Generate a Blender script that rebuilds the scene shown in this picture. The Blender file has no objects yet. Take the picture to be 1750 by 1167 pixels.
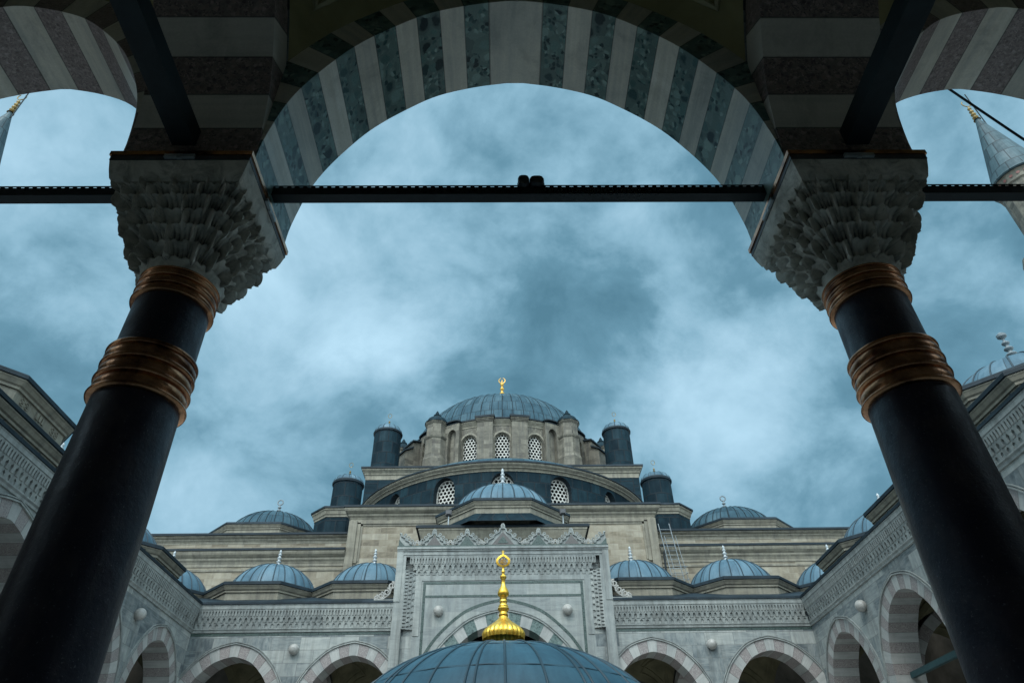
import bpy, bmesh, math, random
from mathutils import Vector, Matrix
R = math.radians
PI = math.pi
random.seed(7)
scene = bpy.context.scene
C = scene.collection

# ------------------------------------------------------------------ camera
CAMX, PITCH, YAW, ROLL, FPX = -0.0028, 0.6605, 0.0188, 0.0172, 1176.8
cam_d = bpy.data.cameras.new('camera')
cam = bpy.data.objects.new('camera', cam_d); C.objects.link(cam)
e1 = Vector((math.cos(YAW), -math.sin(YAW), 0))
fw = Vector((math.sin(YAW)*math.cos(PITCH), math.cos(YAW)*math.cos(PITCH), math.sin(PITCH)))
e2 = e1.cross(fw)
rt = e1*math.cos(ROLL) - e2*math.sin(ROLL)
up = e1*math.sin(ROLL) + e2*math.cos(ROLL)
M = Matrix((rt, up, -fw)).transposed().to_4x4(); M.translation = Vector((CAMX, 0, 0))
cam.matrix_world = M
cam_d.sensor_width = 36.0; cam_d.lens = FPX/1750*36
cam_d.clip_start = 0.05; cam_d.clip_end = 5000
scene.camera = cam
FLOOR = -1.6

# ------------------------------------------------------------------ exposure, sky and sun
vs = scene.view_settings
vs.view_transform = 'Standard'; vs.look = 'None'; vs.gamma = 1.0; vs.exposure = 0.72
SUN_EL, SUN_AZ = R(52), R(200)          # behind the camera, a little to the left, veiled by cloud
world = bpy.data.worlds.new('World'); scene.world = world; world.use_nodes = True
nt = world.node_tree; N = nt.nodes; L = nt.links; N.clear()
out = N.new('ShaderNodeOutputWorld'); bg = N.new('ShaderNodeBackground')
bg.inputs['Strength'].default_value = 0.1
sky = N.new('ShaderNodeTexSky'); sky.sky_type = 'NISHITA'; sky.sun_disc = False
sky.sun_elevation = SUN_EL; sky.sun_rotation = SUN_AZ
tc = N.new('ShaderNodeTexCoord')
sep = N.new('ShaderNodeSeparateXYZ'); L.new(tc.outputs['Generated'], sep.inputs[0])
def wm(op, a, b=None, c=None, clamp=False):
    n = N.new('ShaderNodeMath'); n.operation = op; n.use_clamp = clamp
    for i, x in enumerate((a, b, c)):
        if x is None: continue
        if isinstance(x, (int, float)): n.inputs[i].default_value = x
        else: L.new(x, n.inputs[i])
    return n.outputs[0]
zc = wm('MAXIMUM', sep.outputs[2], 0.03)
zc = wm('ADD', zc, 0.22)
px = wm('DIVIDE', sep.outputs[0], zc); py = wm('DIVIDE', sep.outputs[1], zc)
cmb = N.new('ShaderNodeCombineXYZ'); L.new(px, cmb.inputs[0]); L.new(py, cmb.inputs[1]); cmb.inputs[2].default_value = 3.3
def wnoise(scale, detail, rough, dist, off):
    mp = N.new('ShaderNodeMapping'); mp.inputs['Location'].default_value = off
    mp.inputs['Rotation'].default_value = (0, 0, R(25)); mp.inputs['Scale'].default_value = (1.0, 0.8, 1)
    L.new(cmb.outputs[0], mp.inputs[0])
    n = N.new('ShaderNodeTexNoise'); n.inputs['Scale'].default_value = scale; n.inputs['Detail'].default_value = detail
    n.inputs['Roughness'].default_value = rough; n.inputs['Distortion'].default_value = dist
    L.new(mp.outputs[0], n.inputs['Vector']); return n.outputs['Fac']
n1n = N.new('ShaderNodeTexNoise'); n1n.inputs['Scale'].default_value = 5.2; n1n.inputs['Detail'].default_value = 12
n1n.inputs['Roughness'].default_value = 0.56; n1n.inputs['Distortion'].default_value = 0.3
n1m = N.new('ShaderNodeMapping'); n1m.inputs['Location'].default_value = (2.3, 0.6, 1.1); n1m.inputs['Scale'].default_value = (1, 1, 1.25); n1m.inputs['Rotation'].default_value = (0, R(-30), 0)
L.new(tc.outputs['Generated'], n1m.inputs[0]); L.new(n1m.outputs[0], n1n.inputs['Vector']); n1 = n1n.outputs['Fac']; n2 = wnoise(0.55, 3, 0.5, 0.1, (0.4, 5.2, 0))
# broad masses of lighter and darker cloud: (direction, angular radius, weight), ragged by noise
n3n = N.new('ShaderNodeTexNoise'); n3n.inputs['Scale'].default_value = 7.5; n3n.inputs['Detail'].default_value = 12
n3n.inputs['Roughness'].default_value = 0.6; n3n.inputs['Distortion'].default_value = 0.25
L.new(n1m.outputs[0], n3n.inputs['Vector']); n3 = n3n.outputs['Fac']
LOBES = [(-0.255,0.719,0.647,0.22,1.05), (-0.340,0.613,0.714,0.14,0.5), (-0.181,0.779,0.600,0.11,0.6), (0.308,0.819,0.485,0.17,0.9), (0.374,0.760,0.531,0.12,0.4),
    (0.241,0.684,0.689,0.13,0.5), (-0.528,0.591,0.610,0.16,0.7), (-0.401,0.822,0.405,0.18,0.55), (0.265,0.760,0.593,0.12,0.3), (0.062,0.702,0.709,0.2,-0.4),
    (-0.213,0.822,0.529,0.11,-0.8), (0.10,0.775,0.624,0.17,-0.55), (-0.580,0.622,0.526,0.17,-1.1), (0.430,0.819,0.379,0.13,-0.6), (0.119,0.836,0.535,0.13,-0.2),
    (0.567,0.624,0.538,0.14,-0.4), (0.186,0.743,0.643,0.08,-0.5), (-0.62,0.45,0.68,0.22,0.7), (0.60,0.44,0.72,0.22,0.6), (0.05,0.5,0.86,0.3,0.2)]
wz = N.new('ShaderNodeTexNoise'); wz.inputs['Scale'].default_value = 3.6; wz.inputs['Detail'].default_value = 10; wz.inputs['Roughness'].default_value = .6
L.new(tc.outputs['Generated'], wz.inputs['Vector'])
wv = N.new('ShaderNodeVectorMath'); wv.operation = 'MULTIPLY_ADD'; L.new(wz.outputs['Color'], wv.inputs[0]); wv.inputs[1].default_value = (.34,)*3; L.new(tc.outputs['Generated'], wv.inputs[2])
wo = N.new('ShaderNodeVectorMath'); wo.operation = 'SUBTRACT'; L.new(wv.outputs[0], wo.inputs[0]); wo.inputs[1].default_value = (.17,)*3
acc = None
for lx, ly, lz, lr, la in LOBES:
    dn = N.new('ShaderNodeVectorMath'); dn.operation = 'DISTANCE'; L.new(wo.outputs[0], dn.inputs[0]); dn.inputs[1].default_value = (lx, ly, lz)
    mr = N.new('ShaderNodeMapRange'); mr.interpolation_type = 'SMOOTHSTEP'; L.new(dn.outputs['Value'], mr.inputs['Value'])
    mr.inputs['From Min'].default_value = 0; mr.inputs['From Max'].default_value = lr*1.25; mr.inputs['To Min'].default_value = la; mr.inputs['To Max'].default_value = 0
    acc = mr.outputs[0] if acc is None else wm('ADD', acc, mr.outputs[0])
nn = wm('ADD', wm('ADD', wm('MULTIPLY_ADD', n1, 0.62, 0.222), wm('MULTIPLY', wm('ABSOLUTE', wm('SUBTRACT', n3, 0.5)), 0.26)), wm('MULTIPLY', acc, 0.16))
ramp = N.new('ShaderNodeValToRGB'); L.new(nn, ramp.inputs[0])
cr = ramp.color_ramp
cr.elements[0].position = 0.40; cr.elements[0].color = (0.056, 0.138, 0.190, 1)
cr.elements[1].position = 0.84; cr.elements[1].color = (0.320, 0.485, 0.590, 1)
e = cr.elements.new(0.50); e.color = (0.086, 0.190, 0.255, 1)
e = cr.elements.new(0.70); e.color = (0.238, 0.385, 0.480, 1)
e = cr.elements.new(0.60); e.color = (0.165, 0.300, 0.385, 1)
# overcast brightens towards the veiled sun behind the camera and overhead
back = wm('MULTIPLY_ADD', sep.outputs[1], -1.0, 0.35, clamp=True)
topz = wm('SUBTRACT', sep.outputs[2], 0.89, clamp=True)
gain = wm('ADD', wm('MULTIPLY_ADD', back, 3.0, 1.0), wm('MULTIPLY', topz, 11.0))
gain10 = wm('MULTIPLY', gain, 10.0)
# the cloud behind the camera is whiter than the blue grey cloud ahead
mixw = N.new('ShaderNodeMix'); mixw.data_type = 'RGBA'
L.new(wm('ADD', wm('MULTIPLY', back, 0.95), wm('MULTIPLY', topz, 5.0), clamp=True), mixw.inputs['Factor'])
L.new(ramp.outputs[0], mixw.inputs[6]); mixw.inputs[7].default_value = (0.375, 0.455, 0.495, 1)
vmul = N.new('ShaderNodeVectorMath'); vmul.operation = 'SCALE'
L.new(mixw.outputs[2], vmul.inputs[0]); L.new(gain10, vmul.inputs['Scale'])
mixs = N.new('ShaderNodeMix'); mixs.data_type = 'RGBA'; mixs.inputs['Factor'].default_value = 0.96
L.new(sky.outputs[0], mixs.inputs[6]); L.new(vmul.outputs[0], mixs.inputs[7])
L.new(mixs.outputs[2], bg.inputs['Color']); L.new(bg.outputs[0], out.inputs[0])

sl = bpy.data.lights.new('sun', 'SUN'); sl.energy = 1.5; sl.angle = R(28); sl.color = (1.0, 0.97, 0.93)
so = bpy.data.objects.new('sun', sl); C.objects.link(so)
sd = Vector((math.sin(SUN_AZ)*math.cos(SUN_EL), math.cos(SUN_AZ)*math.cos(SUN_EL), math.sin(SUN_EL)))
so.rotation_euler = sd.to_track_quat('Z', 'Y').to_euler(); so.location = sd*60

# ------------------------------------------------------------------ materials
MAT = {}
class NT:
    def __init__(s, name):
        m = bpy.data.materials.new(name); m.use_nodes = True; s.m = m; s.t = m.node_tree
        s.b = s.t.nodes['Principled BSDF']; MAT[name] = m
        s.geo = s.t.nodes.new('ShaderNodeNewGeometry')
    def n(s, kind, **kw):
        x = s.t.nodes.new(kind)
        for k, v in kw.items(): setattr(x, k, v)
        return x
    def l(s, a, b): s.t.links.new(a, b)
    def math(s, op, a, b=None, c=None, clamp=False):
        n = s.n('ShaderNodeMath', operation=op); n.use_clamp = clamp
        for i, x in enumerate((a, b, c)):
            if x is None: continue
            if isinstance(x, (int, float)): n.inputs[i].default_value = x
            else: s.l(x, n.inputs[i])
        return n.outputs[0]
    def pos(s): return s.geo.outputs['Position']
    def noise(s, vec, scale, detail=4, rough=.55, dist=0., w=None):
        n = s.n('ShaderNodeTexNoise')
        if w is not None: n.noise_dimensions = '4D'; s.l(w, n.inputs['W'])
        n.inputs['Scale'].default_value = scale; n.inputs['Detail'].default_value = detail
        n.inputs['Roughness'].default_value = rough; n.inputs['Distortion'].default_value = dist
        s.l(vec, n.inputs['Vector']); return n.outputs['Fac']
    def mapping(s, vec, scale=(1,1,1), rot=(0,0,0), loc=(0,0,0)):
        n = s.n('ShaderNodeMapping'); n.inputs['Scale'].default_value = scale; n.inputs['Rotation'].default_value = rot
        n.inputs['Location'].default_value = loc; s.l(vec, n.inputs[0]); return n.outputs[0]
    def ramp(s, fac, stops, interp='LINEAR'):
        n = s.n('ShaderNodeValToRGB'); s.l(fac, n.inputs[0]); cr = n.color_ramp; cr.interpolation = interp
        while len(cr.elements) < len(stops): cr.elements.new(.5)
        for e, (p, c) in zip(cr.elements, stops):
            e.position = p; e.color = (c[0], c[1], c[2], 1) if not isinstance(c, (int, float)) else (c, c, c, 1)
        return n.outputs[0]
    def mix(s, fac, a, b, mode='MIX'):
        n = s.n('ShaderNodeMix'); n.data_type = 'RGBA'; n.blend_type = mode
        for i, x in ((0, fac), (6, a), (7, b)):
            if isinstance(x, (int, float)): n.inputs[i].default_value = x if i == 0 else (x, x, x, 1)
            elif isinstance(x, tuple): n.inputs[i].default_value = (x[0], x[1], x[2], 1)
            else: s.l(x, n.inputs[i])
        return n.outputs[2]
    def bump(s, h, strength=.3, dist=.02):
        n = s.n('ShaderNodeBump'); n.inputs['Strength'].default_value = strength; n.inputs['Distance'].default_value = dist
        s.l(h, n.inputs['Height']); s.l(n.outputs[0], s.b.inputs['Normal'])
    def color(s, c):
        if isinstance(c, tuple): s.b.inputs['Base Color'].default_value = (c[0], c[1], c[2], 1)
        else: s.l(c, s.b.inputs['Base Color'])
    def rough(s, r, metal=0., spec=None):
        if isinstance(r, (int, float)): s.b.inputs['Roughness'].default_value = r
        else: s.l(r, s.b.inputs['Roughness'])
        s.b.inputs['Metallic'].default_value = metal
        if spec is not None: s.b.inputs['Specular IOR Level'].default_value = spec
    def tangent_uv(s):
        # coordinate running along the wall (from its normal) and up it
        sp = s.n('ShaderNodeSeparateXYZ'); s.l(s.pos(), sp.inputs[0])
        sn = s.n('ShaderNodeSeparateXYZ'); s.l(s.geo.outputs['True Normal'], sn.inputs[0])
        u = s.math('SUBTRACT', s.math('MULTIPLY', sp.outputs[1], sn.outputs[0]), s.math('MULTIPLY', sp.outputs[0], sn.outputs[1]))
        c = s.n('ShaderNodeCombineXYZ'); s.l(u, c.inputs[0]); s.l(sp.outputs[2], c.inputs[1]); return c.outputs[0]
    def uv(s):
        return s.n('ShaderNodeUVMap').outputs[0]
    def brick(s, vec, w, h, mortar=.008, off=.5, smooth=.1):
        n = s.n('ShaderNodeTexBrick'); n.offset = off
        n.inputs['Color1'].default_value = (0,0,0,1); n.inputs['Color2'].default_value = (1,1,1,1); n.inputs['Mortar'].default_value = (.5,.5,.5,1)
        n.inputs['Scale'].default_value = 1; n.inputs['Brick Width'].default_value = w; n.inputs['Row Height'].default_value = h
        n.inputs['Mortar Size'].default_value = mortar; n.inputs['Mortar Smooth'].default_value = smooth
        s.l(vec, n.inputs['Vector']); return n.outputs['Color'], n.outputs['Fac']
    def attr(s, name):
        n = s.n('ShaderNodeAttribute'); n.attribute_name = name; return n.outputs['Fac']

def m_ashlar(name, stops, bw, bh, vein=.5, mortar=.006, mcol=(.12,.115,.1), uv=False, grime=.35, rough=.7, spread=.8):
    s = NT(name)
    vec = s.uv() if uv else s.tangent_uv()
    rnd, mor = s.brick(vec, bw, bh, mortar)
    r2 = s.math('FRACT', s.math('MULTIPLY', rnd, 7.31))
    w = s.math('MULTIPLY', rnd, 40.)
    base = s.noise(s.mapping(s.pos(), (1, 1, 1.6)), 1.3, 5, .6, .6, w)
    va = s.noise(s.mapping(s.pos(), (.7, .7, 4.2), (R(20), R(28), 0)), 1.5, 6, .62, 1.4, w)
    vb = s.noise(s.mapping(s.pos(), (2.6, 2.6, .8), (R(-25), R(-35), 0)), 1.5, 6, .62, 1.4, w)
    v = s.mix(s.math('GREATER_THAN', r2, .55), va, vb)
    t = s.math('ADD', s.math('MULTIPLY', base, 1-vein), s.math('MULTIPLY', v, vein))
    t = s.math('ADD', t, s.math('MULTIPLY', s.math('SUBTRACT', rnd, .5), spread*.32))
    col = s.ramp(t, stops)
    streak = s.noise(s.mapping(s.pos(), (3.2, 3.2, .22)), 1.4, 5, .62)
    col = s.mix(s.ramp(streak, [(.42, 0.), (.72, grime)]), col, (.055, .055, .05))
    fine = s.noise(s.pos(), 28, 3, .6)
    col = s.mix(.18, col, s.ramp(fine, [(.3, .5), (.7, 1.)]), 'MULTIPLY')
    col = s.mix(s.math('MULTIPLY', mor, .75), col, mcol)
    s.color(col); s.rough(rough, spec=.3)
    s.bump(s.math('SUBTRACT', s.math('MULTIPLY', fine, .25), mor), .35, .012)
    return s.m
m_ashlar('marble_ashlar', [(.28, (0.070,0.089,0.097)), (.40, (0.143,0.167,0.169)), (.52, (0.223,0.246,0.238)), (.72, (0.319,0.336,0.313))], 1.25, .52, .6, .009, (.10,.105,.10), grime=.42, spread=1.05)
m_ashlar('limestone_ashlar', [(.25, (0.104,0.086,0.060)), (.42, (0.189,0.164,0.117)), (.58, (0.246,0.222,0.167)), (.8, (0.302,0.283,0.224))], .95, .36, .25, .010, (.20,.17,.13), grime=.30, spread=1.0)
m_ashlar('limestone_trim', [(.25, (0.109,0.100,0.075)), (.45, (0.182,0.169,0.130)), (.62, (0.227,0.214,0.168)), (.8, (0.272,0.262,0.213))], 1.8, 5., .3, .004, (.2,.18,.14), grime=.62, spread=.5)
m_ashlar('drum_stone', [(.25, (0.046,0.042,0.034)), (.42, (0.098,0.092,0.072)), (.6, (0.152,0.143,0.112)), (.8, (0.206,0.195,0.157))], .9, .42, .25, .006, (.12,.1,.08), grime=.8, spread=.7)
m_ashlar('marble_plain', [(.25, (0.121,0.140,0.140)), (.45, (0.204,0.223,0.215)), (.6, (0.261,0.280,0.264)), (.8, (0.319,0.333,0.310))], 2.6, 7., .55, .003, (.2,.2,.2), grime=.55, spread=.5)
m_ashlar('marble_panel', [(.25, (0.143,0.163,0.164)), (.45, (0.209,0.231,0.224)), (.6, (0.252,0.273,0.257)), (.8, (0.307,0.323,0.300))], 2.1, .62, .7, .006, (.17,.18,.175), grime=.32, spread=.7)

def joint(s):
    # dark mortar where one arch stone meets the next
    sp = s.n('ShaderNodeSeparateXYZ'); s.l(s.uv(), sp.inputs[0])
    f = s.math('FRACT', s.math('DIVIDE', sp.outputs[1], .35))
    d = s.math('MINIMUM', f, s.math('SUBTRACT', 1., f))
    w = s.noise(s.pos(), 9, 3, .6)
    return s.ramp(s.math('SUBTRACT', d, s.math('MULTIPLY', w, .022)), [(.0, .7), (.016, 0.)])
def m_voussoir(name, stops, scale, vein=True, rough=.45):
    s = NT(name); rnd = s.attr('rnd'); w = s.math('MULTIPLY', rnd, 60.)
    u = s.uv()                       # u: along the stone (depth), v: across
    a = s.noise(s.mapping(u, (.35, 5., 1)), scale, 6, .6, .5, w)
    b = s.noise(s.pos(), 2.2, 4, .6, .4, w)
    t = s.math('ADD', s.math('MULTIPLY', a, .62), s.math('MULTIPLY', b, .38))
    t = s.math('ADD', t, s.math('MULTIPLY', s.math('SUBTRACT', rnd, .5), .16))
    col = s.ramp(t, stops)
    fine = s.noise(s.pos(), 45, 3, .6)
    col = s.mix(.3, col, s.ramp(fine, [(.3, .55), (.7, 1.)]), 'MULTIPLY')
    soot = s.noise(s.mapping(s.pos(), (1.4, 1.4, .5)), 1.7, 6, .68, .5)
    col = s.mix(s.ramp(soot, [(.54, 0.), (.78, .45)]), col, (.10,.094,.082))
    col = s.mix(joint(s), col, (.05,.05,.046))
    s.color(col); s.rough(rough, spec=.35); s.bump(fine, .12, .006)
m_voussoir('white_voussoir', [(.3, (0.371,0.371,0.339)), (.44, (0.538,0.518,0.458)), (.54, (0.640,0.602,0.514)), (.68, (0.768,0.742,0.671))], 1.6)
m_voussoir('grey_voussoir', [(.3, (0.180,0.194,0.189)), (.46, (0.261,0.270,0.257)), (.7, (0.360,0.365,0.342))], 1.6)
m_voussoir('dim_voussoir', [(.3, (0.415,0.403,0.360)), (.46, (0.537,0.512,0.458)), (.7, (0.659,0.628,0.561))], 1.6)

def m_breccia(name, stops, scale, edge=(.3,.33,.32), edgew=.05, rough=.4, stretch=(1,1,1), amt=1., joints=False):
    s = NT(name); rnd = s.attr('rnd')
    wv = s.n('ShaderNodeCombineXYZ'); s.l(s.math('MULTIPLY', rnd, 31.), wv.inputs[0]); s.l(s.math('MULTIPLY', rnd, 17.), wv.inputs[2])
    add = s.n('ShaderNodeVectorMath', operation='ADD'); s.l(s.mapping(s.pos(), stretch), add.inputs[0]); s.l(wv.outputs[0], add.inputs[1])
    nz = s.n('ShaderNodeTexNoise'); nz.inputs['Scale'].default_value = scale*.7; nz.inputs['Detail'].default_value = 4; s.l(add.outputs[0], nz.inputs['Vector'])
    ad2 = s.n('ShaderNodeVectorMath', operation='MULTIPLY_ADD'); s.l(nz.outputs['Color'], ad2.inputs[0]); ad2.inputs[1].default_value = (.55/scale*2,)*3; s.l(add.outputs[0], ad2.inputs[2])
    vo = s.n('ShaderNodeTexVoronoi'); vo.inputs['Scale'].default_value = scale; s.l(ad2.outputs[0], vo.inputs['Vector'])
    vo2 = s.n('ShaderNodeTexVoronoi'); vo2.inputs['Scale'].default_value = scale*2.7; s.l(ad2.outputs[0], vo2.inputs['Vector'])
    spr = s.n('ShaderNodeSeparateColor'); s.l(vo.outputs['Color'], spr.inputs[0])
    sp2 = s.n('ShaderNodeSeparateColor'); s.l(vo2.outputs['Color'], sp2.inputs[0])
    big = s.math('GREATER_THAN', spr.outputs[1], .5)
    val = s.mix(big, sp2.outputs[0], spr.outputs[0])
    d = s.mix(big, vo2.outputs['Distance'], s.math('MULTIPLY', vo.outputs['Distance'], 1.1))
    fine = s.noise(s.pos(), 55, 4, .65)
    t = s.math('ADD', s.math('MULTIPLY', val, .8), s.math('MULTIPLY', fine, .2))
    col = s.ramp(t, stops)
    col = s.mix(s.ramp(d, [(.42, 0.), (.42+edgew*3, amt*.75)]), col, edge)
    col = s.mix(.25, col, s.ramp(fine, [(.3, .45), (.7, 1.)]), 'MULTIPLY')
    if joints: col = s.mix(joint(s), col, (.03,.032,.03))
    s.color(col); s.rough(rough, spec=.35); s.bump(fine, .12, .006)
m_breccia('green_breccia', [(.12, (0.007,0.022,0.027)), (.32, (0.030,0.078,0.081)), (.55, (0.108,0.203,0.189)), (.9, (0.297,0.405,0.365))], 7., (.13,.19,.175), joints=True)
m_breccia('pink_breccia', [(.1, (.10,.055,.05)), (.4, (.19,.115,.105)), (.7, (.28,.18,.165)), (.9, (.36,.27,.25))], 26., (.33,.26,.24), amt=.8, rough=.5)
m_breccia('pale_pink_stone', [(.1, (0.092,0.086,0.084)), (.4, (0.144,0.135,0.130)), (.7, (0.196,0.188,0.179)), (.9, (0.270,0.270,0.255))], 30., (.29,.25,.24), amt=.7, rough=.6, joints=True)
m_breccia('pale_pink_lit', [(.1, (0.147,0.115,0.111)), (.4, (0.232,0.180,0.173)), (.7, (0.316,0.250,0.238)), (.9, (0.435,0.358,0.338))], 30., (.29,.25,.24), amt=.7, rough=.6, joints=True)  # lightened copy of pale_pink_stone, brightening the near side arches by colour
m_breccia('dark_breccia', [(.1, (0.068,0.053,0.053)), (.4, (0.150,0.112,0.105)), (.7, (0.232,0.173,0.158)), (.9, (0.360,0.285,0.262))], 24., (.20,.175,.165), amt=.7, rough=.5, joints=True)
m_breccia('green_portal', [(.1, (.012,.030,.030)), (.4, (.030,.062,.058)), (.7, (.065,.11,.10)), (.9, (.13,.18,.165))], 10., (.10,.14,.13))
m_breccia('green_inlay', [(.1, (.006,.018,.017)), (.4, (.016,.036,.032)), (.7, (.035,.060,.053)), (.9, (.07,.10,.09))], 12., (.05,.075,.066))

def m_lead(name, c0, c1, c2, w, h, seam=.5, rough=.5, bumpy=.4, spec=.22, mort=.014):
    s = NT(name); u = s.uv()
    rnd, mor = s.brick(u, w, h, mort, .5, .25)
    w4 = s.math('MULTIPLY', rnd, 30.)
    a = s.noise(s.pos(), .9, 6, .62, .5)
    b = s.noise(s.mapping(u, (1.6, .25, 1)), 2.2, 5, .6, .3, w4)
    t = s.math('ADD', s.math('MULTIPLY', a, .5), s.math('MULTIPLY', b, .5))
    t = s.math('ADD', t, s.math('MULTIPLY', s.math('SUBTRACT', rnd, .5), .22))
    col = s.ramp(t, [(.3, c0), (.5, c1), (.72, c2)])
    fine = s.noise(s.pos(), 14, 4, .6)
    col = s.mix(.22, col, s.ramp(fine, [(.3, .5), (.7, 1.)]), 'MULTIPLY')
    col = s.mix(s.math('MULTIPLY', mor, seam), col, (.012, .018, .022))
    s.color(col); s.rough(s.ramp(t, [(.3, rough+.12), (.7, rough-.06)]), spec=spec)
    s.bump(s.math('ADD', s.math('MULTIPLY', mor, .8), s.math('MULTIPLY', a, 1.4)), bumpy, .035)
m_lead('lead_dome', (.036,.078,.108), (.066,.128,.168), (.120,.192,.236), .95, 1.5, .75)
m_lead('lead_near', (.014,.056,.086), (.028,.094,.136), (.056,.144,.194), 50., 1.35, .55, .46, .4, .3)
m_lead('lead_main', (.018,.044,.060), (.032,.070,.092), (.060,.108,.132), .82, 1.35, .9, .6, .4, .10, .024)
m_lead('lead_minaret', (.022,.045,.054), (.040,.072,.084), (.066,.108,.122), 1.1, 1.5, .8, .55, .4, .2, .05)
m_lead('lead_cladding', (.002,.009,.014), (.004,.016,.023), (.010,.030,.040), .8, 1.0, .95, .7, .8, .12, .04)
m_lead('lead_edge', (.005,.012,.017), (.010,.020,.027), (.022,.036,.047), 1.4, 9., .3, .55)

def m_simple(name, c0, c1, scale, rough, metal=0., bump=.1, spec=.5, stretch=(1,1,1)):
    s = NT(name); a = s.noise(s.mapping(s.pos(), stretch), scale, 6, .62, .3)
    s.color(s.ramp(a, [(.32, c0), (.68, c1)])); s.rough(rough, metal, spec); s.bump(s.noise(s.pos(), scale*6, 3, .6), bump, .01)
    return s
m_simple('iron_dark', (.003,.007,.009), (.008,.016,.020), 6, .5, 0, .1, .25)
m_simple('teal_iron', (.008,.030,.034), (.016,.050,.054), 5, .5)
m_simple('zinc', (.22,.25,.26), (.36,.39,.40), 8, .45, .3)
m_simple('dark_metal', (.02,.024,.028), (.05,.055,.06), 8, .5)
m_simple('gold_leaf', (.70,.38,.04), (1.0,.68,.12), 5, .34, .8, .3)
m_simple('gold_dull', (.40,.24,.05), (.62,.38,.09), 9, .4, .8, .15)
m_simple('gold_weathered', (.10,.075,.03), (.26,.18,.06), 9, .5, .6, .15)
m_simple('white_finial', (.25,.285,.30), (.42,.45,.455), 6, .55)
m_simple('lead_finial', (.09,.12,.135), (.17,.20,.21), 6, .5)
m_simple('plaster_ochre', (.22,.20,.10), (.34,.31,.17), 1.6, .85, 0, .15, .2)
m_simple('plaster_shaded', (.055,.052,.030), (.105,.098,.058), 1.6, .85, 0, .15, .2)  # darker copy of plaster_ochre: shade of the far vaults put into the colour
m_simple('wall_shaded', (.05,.048,.04), (.10,.095,.08), 1.2, .85, 0, .1, .2)  # darkened interior_wall, so the shade behind the courtyard arches is painted in
m_simple('plaster_frame', (.32,.30,.18), (.44,.41,.27), 3, .8, 0, .1, .2)
m_simple('interior_wall', (.14,.135,.115), (.24,.23,.20), 1.2, .85, 0, .1, .2)
m_simple('grille_stone', (.34,.34,.31), (.52,.515,.47), 5, .7)
m_simple('dark_glass', (.004,.006,.008), (.010,.014,.017), 3, .12)
m_simple('boss_marble', (.19,.19,.175), (.34,.335,.31), 6, .5)
m_simple('paper_yellow', (.45,.40,.14), (.58,.53,.24), 20, .7)
m_simple('paving', (.46,.46,.45), (.62,.62,.60), 1.0, .55)
m_simple('red_sign', (.10,.035,.03), (.15,.05,.04), 4, .6)
s = m_simple('bronze', (.10,.040,.024), (.66,.33,.17), 4, .27, 1., .3)
s = NT('porphyry')
a = s.noise(s.pos(), 2.5, 6, .6, .4)
col = s.ramp(a, [(.3, (.006,.006,.016)), (.5, (.012,.010,.022)), (.62, (.024,.016,.026)), (.78, (.040,.029,.038))])
sp = s.noise(s.pos(), 60, 2, .7)
col = s.mix(s.ramp(sp, [(.64, 0.), (.72, .6)]), col, (.13,.125,.14))
scr = s.noise(s.mapping(s.pos(), (1, 1, .12), (R(14), R(9), 0)), 34, 4, .7)
col = s.mix(s.ramp(scr, [(.69, 0.), (.75, .45)]), col, (.075,.072,.08))
flk = s.noise(s.mapping(s.pos(), (1, 1, .6)), 5.2, 5, .7, .8)
col = s.mix(s.ramp(flk, [(.705, 0.), (.73, .5)]), col, (.085,.075,.07))
cl = s.noise(s.mapping(s.pos(), (1, 1, .5)), 3.1, 7, .7, 1.2)
col = s.mix(s.ramp(cl, [(.52, 0.), (.70, .6)]), col, (.062,.046,.050))
drip = s.noise(s.mapping(s.pos(), (7, 7, .35)), 1.6, 5, .65)
col = s.mix(s.ramp(drip, [(.58, 0.), (.75, .4)]), col, (.045,.045,.050))
s.color(col); s.rough(s.ramp(cl, [(.35, .30), (.65, .62)]), spec=.42); s.bump(s.noise(s.pos(), 5, 7, .68), .4, .025)
s = NT('capital_marble')
a = s.noise(s.pos(), 3.5, 6, .62, .6)
col = s.ramp(a, [(.28, (.34,.32,.275)), (.5, (.56,.53,.465)), (.72, (.70,.675,.61))])
gr = s.noise(s.pos(), 5.5, 7, .7, 1.0)
col = s.mix(s.ramp(gr, [(.46, 0.), (.68, .7)]), col, (.13,.115,.09))
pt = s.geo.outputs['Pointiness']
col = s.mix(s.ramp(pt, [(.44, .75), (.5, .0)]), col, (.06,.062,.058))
s.color(col); s.rough(.6, spec=.3); s.bump(s.noise(s.pos(), 30, 5, .65), .3, .008)

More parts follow.
